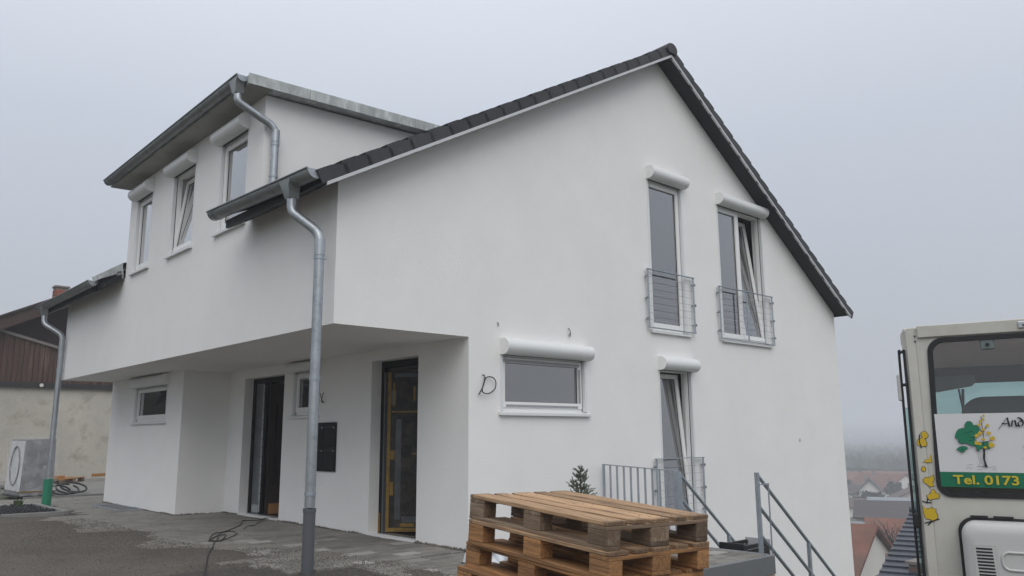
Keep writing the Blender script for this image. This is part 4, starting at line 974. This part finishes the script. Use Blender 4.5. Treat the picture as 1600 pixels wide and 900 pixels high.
strokes([[(275, 412), (280, 470), (288, 530), (265, 565), (325, 565), (303, 530), (298, 470), (298, 412)], [(180, 388), (230, 383), (262, 405), (275, 420)], [(155, 555), (180, 545), (215, 550)], [(140, 588), (165, 575), (205, 590)], [(250, 565), (380, 572)], [(385, 575), (420, 562), (445, 575)], [(400, 600), (425, 580), (440, 605)], [(250, 598), (300, 595)]], 'logo_lines', ink, .0010, sg, 2.2)
NB = (8.0, -5.4)
strokes([[(508, 205), (535, 172), (570, 128), (603, 92)], [(603, 92), (610, 135), (618, 178)], [(545, 148), (585, 152), (616, 146)], [(638, 180), (643, 150), (650, 118)], [(646, 142), (660, 124), (674, 120), (680, 140), (680, 165), (690, 178)], [(742, 130), (722, 124), (706, 138), (702, 162), (714, 178), (736, 170), (750, 148)], [(705, 92), (728, 100), (748, 122), (754, 150), (740, 172)], [(768, 178), (772, 150), (776, 122)], [(774, 140), (790, 124), (800, 126)]], 'lettering', ink, .0012, sg, nib=NB)
strokes([[(735, 358), (733, 378), (740, 386), (752, 378)], [(757, 357), (754, 376), (760, 388)]], 'lettering', ink, .0012, sg, nib=(3.4, -2.4))
strokes([[(762, 532), (775, 526), (790, 530)], [(690, 490), (694, 488)], [(714, 480), (716, 488)]], 'lettering', ink, .0012, sg, 3)
cu_ = bpy.data.curves.new('phone', 'FONT'); cu_.body = 'Tel. 0173'; cu_.size = 1; cu_.offset = .022; cu_.extrude = .004
to = bpy.data.objects.new('phone', cu_); COL.objects.link(to); bpy.context.view_layer.update()
me = bpy.data.meshes.new_from_object(to.evaluated_get(bpy.context.evaluated_depsgraph_get())); bpy.data.objects.remove(to)
xs_ = [v.co.x for v in me.vertices]; ys_ = [v.co.y for v in me.vertices]
x0, x1, y0, y1 = min(xs_), max(xs_), min(ys_), max(ys_); a0, a1, b0, b1 = -.084, .318, .948, 1.013
for v in me.vertices:
    v.co = Vector((a0+(v.co.x-x0)/(x1-x0)*(a1-a0), -.0148+v.co.z*.1, b0+(v.co.y-y0)/(y1-y0)*(b1-b0)))
me.materials.append(sign_y); o = bpy.data.objects.new('phone_number', me); COL.objects.link(o); o.parent = sg; o.location = (0, .0, 0)
# leaf stickers on the pillar
def Pm(zx, zy): return None
def sticker(pts, m, d, name):
    mb = MB(); vs = []
    for u, z in pts:
        t_ = max(0, min(1, (-.285-u)/.065)) if u < -.285 else 0
        vs.append((u, -.003-d, z))
    tri = tessellate_polygon([[Vector((a, b, 0)) for a, b in pts]]); mb.add(vs, [tuple(x) for x in tri]); return mb.build(name, m, ex)
def blob2(cx, cy, r_, seed, sq=1.1):
    return blob(cx, cy, r_, seed, 10, sq)
for i, (u, z, r_) in enumerate(((-.243, 1.295, .026), (-.262, 1.24, .032), (-.238, 1.12, .03), (-.27, 1.05, .016), (-.245, .985, .045), (-.232, .855, .05), (-.262, .735, .055), (-.235, .72, .03))):
    if i == 2: pts = [(-.268, 1.098), (-.25, 1.118), (-.232, 1.12), (-.214, 1.155), (-.212, 1.098)]
    elif i == 4: pts = [(-.28, .975), (-.26, .99), (-.235, .99), (-.212, 1.01), (-.208, .975), (-.222, .955), (-.212, .93), (-.24, .925), (-.262, .945), (-.278, .955)]
    elif i == 5: pts = [(-.268, .865), (-.245, .87), (-.228, .905), (-.215, .905), (-.207, .88), (-.185, .872), (-.19, .845), (-.22, .84), (-.25, .83), (-.262, .845)]
    elif i == 6: pts = [(-.3, .79), (-.28, .765), (-.245, .775), (-.215, .765), (-.222, .74), (-.245, .735), (-.25, .69), (-.29, .7), (-.298, .74)]
    else: pts = blob2(u, z, r_, 40+i)
    cx = sum(p[0] for p in pts)/len(pts); cy = sum(p[1] for p in pts)/len(pts)
    big = [(cx+(a-cx)*1.0+(a-cx)/max(.001, math.hypot(a-cx, b-cy))*.0035, cy+(b-cy)+(b-cy)/max(.001, math.hypot(a-cx, b-cy))*.0035) for a, b in pts]
    sticker(big, ink, .0004+.0001*i, 'sticker_outline'); sticker(pts, leaf_y, .0012+.0001*i, 'leaf_sticker')
for ln in ([(-.275, 1.3), (-.282, 1.25), (-.272, 1.2)], [(-.3, .82), (-.27, .81), (-.24, .812)], [(-.27, .81), (-.262, .84)], [(-.3, .665), (-.25, .68), (-.2, .7)], [(-.25, .68), (-.28, .65)]):
    mb = MB()
    for (a, b), (c, d) in zip(ln, ln[1:]):
        L_ = math.hypot(c-a, d-b); nx, nz = -(d-b)/L_*.004, (c-a)/L_*.004
        yo = lambda u: -.0045
        mb.add([(a-nx, yo(a), b-nz), (a+nx, yo(a), b+nz), (c+nx, yo(c), d+nz), (c-nx, yo(c), d-nz)], [(0, 1, 2, 3)])
    mb.build('twig_sticker', ink, ex)
# grab rails at left edge
gp = [(-.372, .06, .15), (-.372, .05, 1.0), (-.368, .045, 1.86), (-.362, .04, 1.905), (-.348, .03, 1.92), (-.334, .02, 1.905), (-.33, .02, 1.86), (-.335, .03, 1.0), (-.338, .03, .15)]
MB().tube(smooth_path(gp, 4), .0095, 8).build('grab_rail', rubber, ex, smooth=60)
MB().tube([(-.395, .06, 1.67), (-.325, .03, 1.67)], .012, 8).build('clamp', rubber, ex); MB().box(-.4, -.375, .03, .1, 1.55, 1.75).build('mirror_arm', cab_grey, ex, bevel=.008)
MB().box(-.36, -.345, .045, .06, .3, 1.5).build('door_glass_edge', cab_green, ex)
MB().box(-.372, -.335, .01, .06, .63, .73).build('door_lock', rubber, ex, bevel=.008)
# engine cover
pl = rect_round(-.06, 1.0, .0, .705, .09, 8)
mb = MB(Mrear)
n = len(pl); layers = []
def ins(pts, k):
    cx, cz = .47, .35; return [(cx+(a-cx)*(1-k/.53), cz+(b-cz)*(1-k/.35)) for a, b in pts]
Ls = [(pl, 0.0), (pl, .12), (ins(pl, .008), .145), (ins(pl, .03), .165), (ins(pl, .07), .175)]
vs = [(a, b, w) for P_, w in Ls for a, b in P_]
fs = [(j*n+i, j*n+(i+1) % n, (j+1)*n+(i+1) % n, (j+1)*n+i) for j in range(len(Ls)-1) for i in range(n)] + [tuple((len(Ls)-1)*n+i for i in range(n))]
mb.add(vs, fs); ecv = mb.build('engine_cover', cab_grey, ex, smooth=50)
mb = MB(Mrear); mb.add([(a, b, .004) for a, b in rect_round(-.085, 1.02, -.02, .722, .1, 8)]+[(a, b, .004) for a, b in pl]+[(a, b, .03) for a, b in rect_round(-.085, 1.02, -.02, .722, .1, 8)]+[(a, b, .03) for a, b in pl],
   [(i, (i+1) % n, n+(i+1) % n, n+i) for i in range(n)]+[(2*n+i, 2*n+(i+1) % n, 3*n+(i+1) % n, 3*n+i) for i in range(n)]+[(i, (i+1) % n, 2*n+(i+1) % n, 2*n+i) for i in range(n)]); mb.build('cover_gap', rubber, ex)
for a, b in ((.0, .105), (.14, .26), (.6, .72)): MB(Mrear).box(a, b, .722, .735, .0, .04).build('hinge', rubber, ex)
bars(MB(Mrear), -.005+.012, .142, .1, .555, .1745, .177, .004).build('louvre_frame', cab_grey, ecv)
for i in range(19):
    z = .53-.0215*i; MB(Mrear).box(.02-.0+.0007*i, .118+.0009*i, z-.006, z+.006, .1748, .178).build('louvre_slot', rubber, ecv, bevel=.002)
ob = [(a, b, .177) for a, b in rect_round(.172, .8, .4, .515, .045, 6)]
MB(Mrear).tube(ob, .009, 8, closed=True).build('embossed_rib', cab_grey, ecv, smooth=60)
# body, counterweight, tracks
MB().box(-.33, 1.15, .0-.0+.2, 1.9, .14, .3).build('upper_frame', cab_m, ex, bevel=.03)
MB().box(.1, .7, .5, 1.2, GZ+.3, .14).build('slew_ring', rubber, ex)
for x_ in (-.42, .86):
    pr2 = [(1.05*math.cos(R(a))*1 if abs(math.cos(R(a))) > .0 else 0, 0) for a in (0,)]
    path = [(.05+.22*math.cos(R(a)), GZ+.22+.22*math.sin(R(a))) for a in range(90, 271, 20)] + [(1.75+.22*math.cos(R(a)), GZ+.22+.22*math.sin(R(a))) for a in range(-90, 91, 20)]
    MB().prism(path, lambda p, d: (d, p[0], p[1]), x_, x_+.38).build('track', rubber, ex, bevel=.01)
MB().box(-.05, .86, .4, 1.4, GZ+.15, GZ+.31).build('undercarriage', rubber, ex)

# ================================================================== OLD BARN at left
YB = 22.3
gzr = lambda x: 4.82+.50*x
bn = thing('barn', 'old brown boarded barn with beige plaster base wall left of the white house', 'barn', (0, 0, 0))
MB().box(-2, 9, YB, YB+6, -.3, 2.95).build('plaster_wall', oldplaster, bn)
MB().box(-2, 9, YB-.12, YB-.005, 2.95, 3.12).build('ledge', ledge_m, bn)
MB().tube([(1.98, YB-.14, 3.03), (1.98, YB-.17, 3.03)], .06, 10).build('lamp_cap', wall_w, bn)
# boarded bay, its top trim dropping to the right
mb = MB(); tz = lambda x: 4.87-.262*x
n = 74
for i in range(n):
    x = -2+11*i/n; w = 11/n; d = .02*(i % 2)+.006*hash2(i, 3)
    mb.add([(x, YB-.02-d, 3.05), (x+w-.012, YB-.02-d, 3.05), (x+w-.012, YB-.02-d, max(3.1, tz(x+w))), (x, YB-.02-d, max(3.1, tz(x))), (x, YB+.05, 3.05), (x+w, YB+.05, 3.05), (x+w, YB+.05, max(3.1, tz(x+w))), (x, YB+.05, max(3.1, tz(x)))],
           [(0, 1, 2, 3), (0, 3, 7, 4), (1, 5, 6, 2), (3, 2, 6, 7), (4, 7, 6, 5)])
mb.build('cladding', clad, bn, kind='stuff')
MB().prism([(-2, tz(-2)), (6.6, tz(6.6)), (6.6, tz(6.6)+.09), (-2, tz(-2)+.09)], fy, YB-.12, YB+.06).build('flashing', mat('flashing_grey', (.16, .14, .13), .6), bn)
MB().prism([(-2, 3.0), (9, 3.0), (9, gzr(9)-.2), (-2, gzr(-2)-.2)], fy, YB+.7, YB+.8).build('gable_boards', clad_d, bn)
# roof rising to the right
MB().prism([(-2.2, gzr(-2.2)-.42), (10, gzr(10)-.42), (10, gzr(10)), (-2.2, gzr(-2.2))], fy, YB-.35, YB-.25).build('bargeboard', fascia_b, bn)
MB().prism([(-2.2, gzr(-2.2)), (10, gzr(10)), (10, gzr(10)+.07), (-2.2, gzr(-2.2)+.07)], fy, YB-.42, YB+7).build('roof', mat('barn_tile', (.045, .035, .033), .8, var=.3, vs=2), bn)
MB().prism([(-2.2, gzr(-2.2)-.1), (10, gzr(10)-.1), (10, gzr(10)-.05), (-2.2, gzr(-2.2)-.05)], fy, YB-.24, YB+.7).build('eave_boards', clad_d, bn)
CX = .08
ch = MB().box(2.42+CX, 2.82+CX, YB+1.6, YB+2.0, 5.3, 6.6).build('chimney', mortar, bn)
for j in range(9):
    for i in range(2):
        MB().box(CX+2.41+.21*i, CX+2.41+.21*i+.198, YB+1.585, YB+1.62, 5.5+.115*j, 5.5+.115*j+.1).build('brick', brick, ch)
        MB().box(CX+2.405, CX+2.43, YB+1.625+.19*i, YB+1.625+.19*i+.18, 5.5+.115*j, 5.5+.115*j+.1).build('brick', brick, ch)
MB().box(CX+2.38, CX+2.86, YB+1.56, YB+2.04, 6.6, 6.66).build('chimney_cap', mortar, ch)

# ================================================================== TOWN in the valley
def town_house(name, label, cx, cy, yaw, w, l, z_eave, z_ridge, roofm, wallm, over=.4, nwin=3, group='houses of the town in the valley', chim=True, cat='house'):
    """ridge along local x (length l), width w along y; origin on the valley floor"""
    zg = min(gz(cx+dx, cy+dy) for dx in (-5, 5) for dy in (-5, 5))-.6
    h = thing(name, label, cat, (cx, cy, zg), R(yaw), group); e = z_eave-zg; r_ = z_ridge-zg
    fx = lambda p, d: (d, p[0], p[1])
    MB().prism([(-w/2, 0), (w/2, 0), (w/2, e), (0, r_-.05), (-w/2, e)], fx, -l/2, l/2).build('wall', wallm, h)
    sl = (r_-e)/(w/2); o = over
    for s_ in (-1, 1):
        MB().prism([(0, r_), (s_*(w/2+o), e-sl*o), (s_*(w/2+o), e-sl*o+.18), (0, r_+.2)], fx, -l/2-o, l/2+o).build('roof', roofm, h)
    if chim: MB().box(l*.15, l*.15+.6, .5, 1.1, r_-1.2, r_+.8).build('chimney', mortar, h)
    for s_ in (-1, 1):                      # gable windows
        for i in range(nwin):
            for zz in (e-1.9, e-4.4):
                if zz < .5: continue
                y = (i-(nwin-1)/2)*w/(nwin+.4)
                MB().box(min(s_*(l/2-.05), s_*(l/2+.03)), max(s_*(l/2-.05), s_*(l/2+.03)), y-.5, y+.5, zz, zz+1.3).build('window', win_d, h)
        k = max(2, int(l/3))
        for i in range(k):                  # long side windows
            x = (i-(k-1)/2)*l/(k+.3)
            MB().box(x-.5, x+.5, min(s_*(w/2-.05), s_*(w/2+.03)), max(s_*(w/2-.05), s_*(w/2+.03)), e-1.9, e-.6).build('window', win_d, h)
    return h
# near house with dark glazed tiles: ridge A -> right, slope facing the camera
A = Vector((25.4, 4.5, -1.39)); B = Vector((18.53, 2.74, -2.52)); dn = (B-A); dn.z = 0; run = dn.length; dn.normalize(); rd = Vector((-dn.y, dn.x, 0)); 
if rd.y > 0: rd = -rd
nh_ = thing('neighbour_house', 'nearest lower house with a dark glazed tile roof, beside the excavator', 'house', (A.x, A.y, gz(A.x, A.y)-.8))
zo = nh_.location.z; PMx = Matrix.Translation((0, 0, 0)); Lr = 12.0
drop = (B.z-A.z)/run
wl = MB(); base = -2.0
ncr = 16; total = run*1.18
tm = None
for i in range(ncr):
    s0, s1 = total*i/ncr, total*(i+1)/ncr+.06
    def pt(s_, r2, up): v = dn*s_+rd*r2; return (v.x, v.y, A.z-zo+drop*s_+up)
    mb = MB(); mb.add([pt(s0, 0, .02), pt(s0, Lr, .02), pt(s1, Lr, .075), pt(s1, 0, .075), pt(s1, Lr, -.03), pt(s1, 0, -.03), pt(s0, 0, -.08), pt(s0, Lr, -.08)], [(0, 1, 2, 3), (3, 2, 4, 5), (0, 3, 5, 6), (1, 7, 4, 2), (6, 5, 4, 7)])
    mb.build('tile_course', roof_blue, nh_)
def pr3(s_, r2, z): v = dn*s_+rd*r2; return (v.x, v.y, z)
za = A.z-zo; ze = za+drop*total-.15
MB().add([pr3(0, .3, za-.1), pr3(total-.4, .3, ze-.05+.4*abs(drop)), pr3(total-.4, .3, 0), pr3(-total+.4, .3, 0), pr3(-total+.4, .3, ze), pr3(0, Lr-.3, za-.1), pr3(total-.4, Lr-.3, ze+.1), pr3(total-.4, Lr-.3, 0), pr3(-total+.4, Lr-.3, 0), pr3(-total+.4, Lr-.3, ze)],
   [(0, 1, 2, 3, 4), (5, 9, 8, 7, 6), (1, 6, 7, 2), (4, 3, 8, 9), (0, 4, 9, 5), (0, 5, 6, 1)]).build('wall', wall_w, nh_)
mb = MB(); mb.add([pr3(0, 0, za+.02), pr3(0, Lr, za+.02), pr3(-total, Lr, za+drop*total), pr3(-total, 0, za+drop*total)], [(0, 1, 2, 3)]); mb.build('rear_roof', roof_blue, nh_, solid=.12)
MB().tube([pr3(0, -.03, za+.09), pr3(0, Lr, za+.09)], .11, 10).build('ridge', roof_blue, nh_)
v = dn*(run*.9)+rd*1.15
cm = MB().box(v.x-.35, v.x+.35, v.y-.35, v.y+.35, za-1.6, za-.82).build('chimney', mortar, nh_)
for j in range(3): MB().box(v.x-.36, v.x+.36, v.y-.36, v.y+.36, za-1.35+.16*j, za-1.35+.16*j+.13).build('brick', mat('chim%d' % j, (.16, .1, .08), .9), cm)
MB().box(v.x-.42, v.x+.42, v.y-.42, v.y+.42, za-.82, za-.74).build('chimney_cap', mortar, cm)

town_house('town_house', 'white gabled house with orange roof just right of the white wall', 45.2-.15*6, 14.9+.99*6, 98.6, 8.3, 12, -6.4, -4.25, roof_red, wall_w)
town_house('town_house', 'low brown roofed house below the white gable', 38.0, 5.7, -66, 8, 9, -5.5, -4.55, roof_brown, wall_w, chim=False)
town_house('town_house', 'house with a wide orange tiled roof behind the white gable', 61.6, 16.9, -66, 13, 10, -7.3, -5.3, roof_red, wall_c)
town_house('town_house', 'long dark roofed hall stretching across the view', 89.6, 27.5, -66, 22, 16, -6.95, -6.15, roof_grey, wall_w, chim=False, nwin=0)
town_house('town_house', 'low grey sheet roofed annex in front of the long dark hall', 66.9, 29.6, -66, 6, 10, -7.05, -6.6, roof_pale, wall_w, chim=False)
town_house('town_house', 'white house with a pointed gable in the middle distance', 171, 71.5, 24, 4.2, 10, -10.4, -8.2, roof_grey, wall_w, nwin=2)
town_house('town_house', 'dark roofed house left of the white pointed gable', 170, 76.5, -62, 8, 9, -11.2, -9.8, roof_grey, wall_w)
th = town_house('town_house', 'red roofed house with solar panels in the middle distance', 199, 80.5, 70, 13, 13, -11.6, -8.5, roof_red, wall_w)
town_house('town_house', 'long pale red roof at the far edge of the town', 233, 90, -66, 14, 20, -11.2, -9.4, roof_red, wall_c)
town_house('town_house', 'pale cream gable house near the excavator edge', 158, 57.0, 24, 8.5, 12, -10.9, -8.9, roof_brown, wall_c)
town_house('town_house', 'flat grey building with a bright window row', 147, 56, -66, 8, 9, -10.5, -10.2, roof_pale, wall_w, chim=False)
town_house('town_house', 'small brown roofed house left of the flat grey building', 144, 60.5, -60, 6, 6, -11.6, -10.4, roof_brown, wall_w, chim=False)
town_house('town_house', 'red roofed house in the haze left of the far long roof', 226, 106, -50, 10, 12, -11.4, -9.6, roof_red, wall_w)
for k in range(4):
    o = MB().box(-6.5+3.3*k, -3.4+3.3*k, -4.9, -1.2, 0, .1).build('solar_panel', solar, th)
    e_, rz_ = -11.6-th.location.z, -8.2-th.location.z
    a_ = math.atan2(rz_-e_, 5.5); o.rotation_euler = (a_, 0, 0); o.location = (0, 0, rz_+.22)

def tree(name, label, x, y, h, rad, m, seed, bare=False, group='trees of the valley', dens=70, leaf=1.0):
    rn = random.Random(seed); zg = gz(x, y)-.2; t_ = thing(name, label, 'tree', (x, y, zg), 0, group)
    MB().tube([(0, 0, 0), (.05, .05, h*.45), (0, .1, h*.85)], [h*.03, h*.02, h*.006], 7).build('trunk', bark, t_)
    mb = MB(); br = MB()
    for i in range(26):
        a = rn.random()*6.28; f = rn.uniform(.3, .9); L_ = rad*rn.uniform(.6, 1.05)*(1.1-.5*f); b0 = Vector((0, .05, h*f*.9)); d = Vector((math.cos(a), math.sin(a), rn.uniform(.3, 1))).normalized(); tip = b0+d*L_
        br.tube([b0, (b0+tip)/2+Vector((0, 0, -.1)), tip], [h*.008, h*.005, h*.002], 5)
        for k in range(14 if bare else dens):
            p = tip+Vector((rn.gauss(0, .3), rn.gauss(0, .3), rn.gauss(0, .28)))*rad*.6
            if bare:
                q = p+Vector((rn.gauss(0, .3), rn.gauss(0, .3), rn.uniform(.1, .6)))*.9; br.tube([b0+d*L_*rn.random(), p, q], [.03, .02, .008], 3)
            else:
                s_ = rn.uniform(.12, .3)*leaf; u_ = Vector((rn.gauss(0, 1), rn.gauss(0, 1), rn.gauss(0, 1))).normalized()*s_; v_ = u_.cross(Vector((rn.random(), rn.random(), 1))).normalized()*s_
                mb.add([p-u_, p-v_, p+u_, p+v_], [(0, 1, 2, 3)])
    br.build('crown' if bare else 'branches', twig if bare else bark, t_, kind='stuff')
    if not bare: mb.build('crown', m, t_, kind='stuff')
tree('bare_tree', 'bare dark tree in front of the wide orange roof', 50.5, 15.6, 7.6, 2.3, twig, 3, True)
for i, (x, y, h) in enumerate(((150, 64, 2.2), (153, 62.5, 2.6), (158, 66, 2.4), (182, 71, 3.6), (186, 84, 3.4), (213, 80, 4))):
    tree('town_tree', ['low leafy tree in front of the white pointed gable', 'broad tree right in front of the white pointed gable', 'tree left of the white pointed gable', 'tree behind the cream gable', 'tree above the dark roofed house', 'hazy tree right of the solar roof'][i], x, y, h+.6, 1.7, forest_m, 20+i)
for i, (x, y, h) in enumerate(((-4.5, 27, 7), (-7.5, 25, 8), (-11, 23, 7.5))):
    tree('garden_tree', ['dense tree left of the barn, nearest to it', 'dense tree in the middle of the row left of the barn', 'dense tree farthest left beside the barn'][i], x, y, h, 3.2, forest_m, 40+i, group='trees beside the barn', dens=260, leaf=1.8)
# far wood on the opposite hillside
mb = MB(); rn = random.Random(5)
ico = [(0, 0, 1), (.9, 0, .2), (.28, .85, .2), (-.73, .53, .2), (-.73, -.53, .2), (.28, -.85, .2), (0, 0, -.6)]
for _ in range(15000):
    x = 262+900*rn.random()**1.8; y = x*rn.uniform(.02, .62)-10; z = gz(x, y); s_ = rn.uniform(1.3, 2.8)
    mb.add([(x+a*s_*rn.uniform(.7, 1.2), y+b*s_*rn.uniform(.7, 1.2), z+1.2*s_+c*s_*1.3*rn.uniform(.8, 1.2)) for a, b, c in ico], [(0, i, i % 5+1) for i in range(1, 6)] + [(6, i % 5+1, i) for i in range(1, 6)])
mb.build('far_wood', forest_m, None, kind='stuff')

# ================================================================== HAZE
hz = MB().box(-2050, 2050, -2050, 2050, -18, 40)
hm = bpy.data.materials.new('haze_air'); hm.use_nodes = True; t = hm.node_tree; t.nodes.clear()
o_ = N(t, 'ShaderNodeOutputMaterial'); pv = N(t, 'ShaderNodeVolumePrincipled'); pv.inputs['Color'].default_value = (.93, .95, 1, 1); pv.inputs['Density'].default_value = .002; pv.inputs['Anisotropy'].default_value = .2
t.links.new(pv.outputs[0], o_.inputs['Volume'])
hz.build('haze', hm, None, kind='stuff')
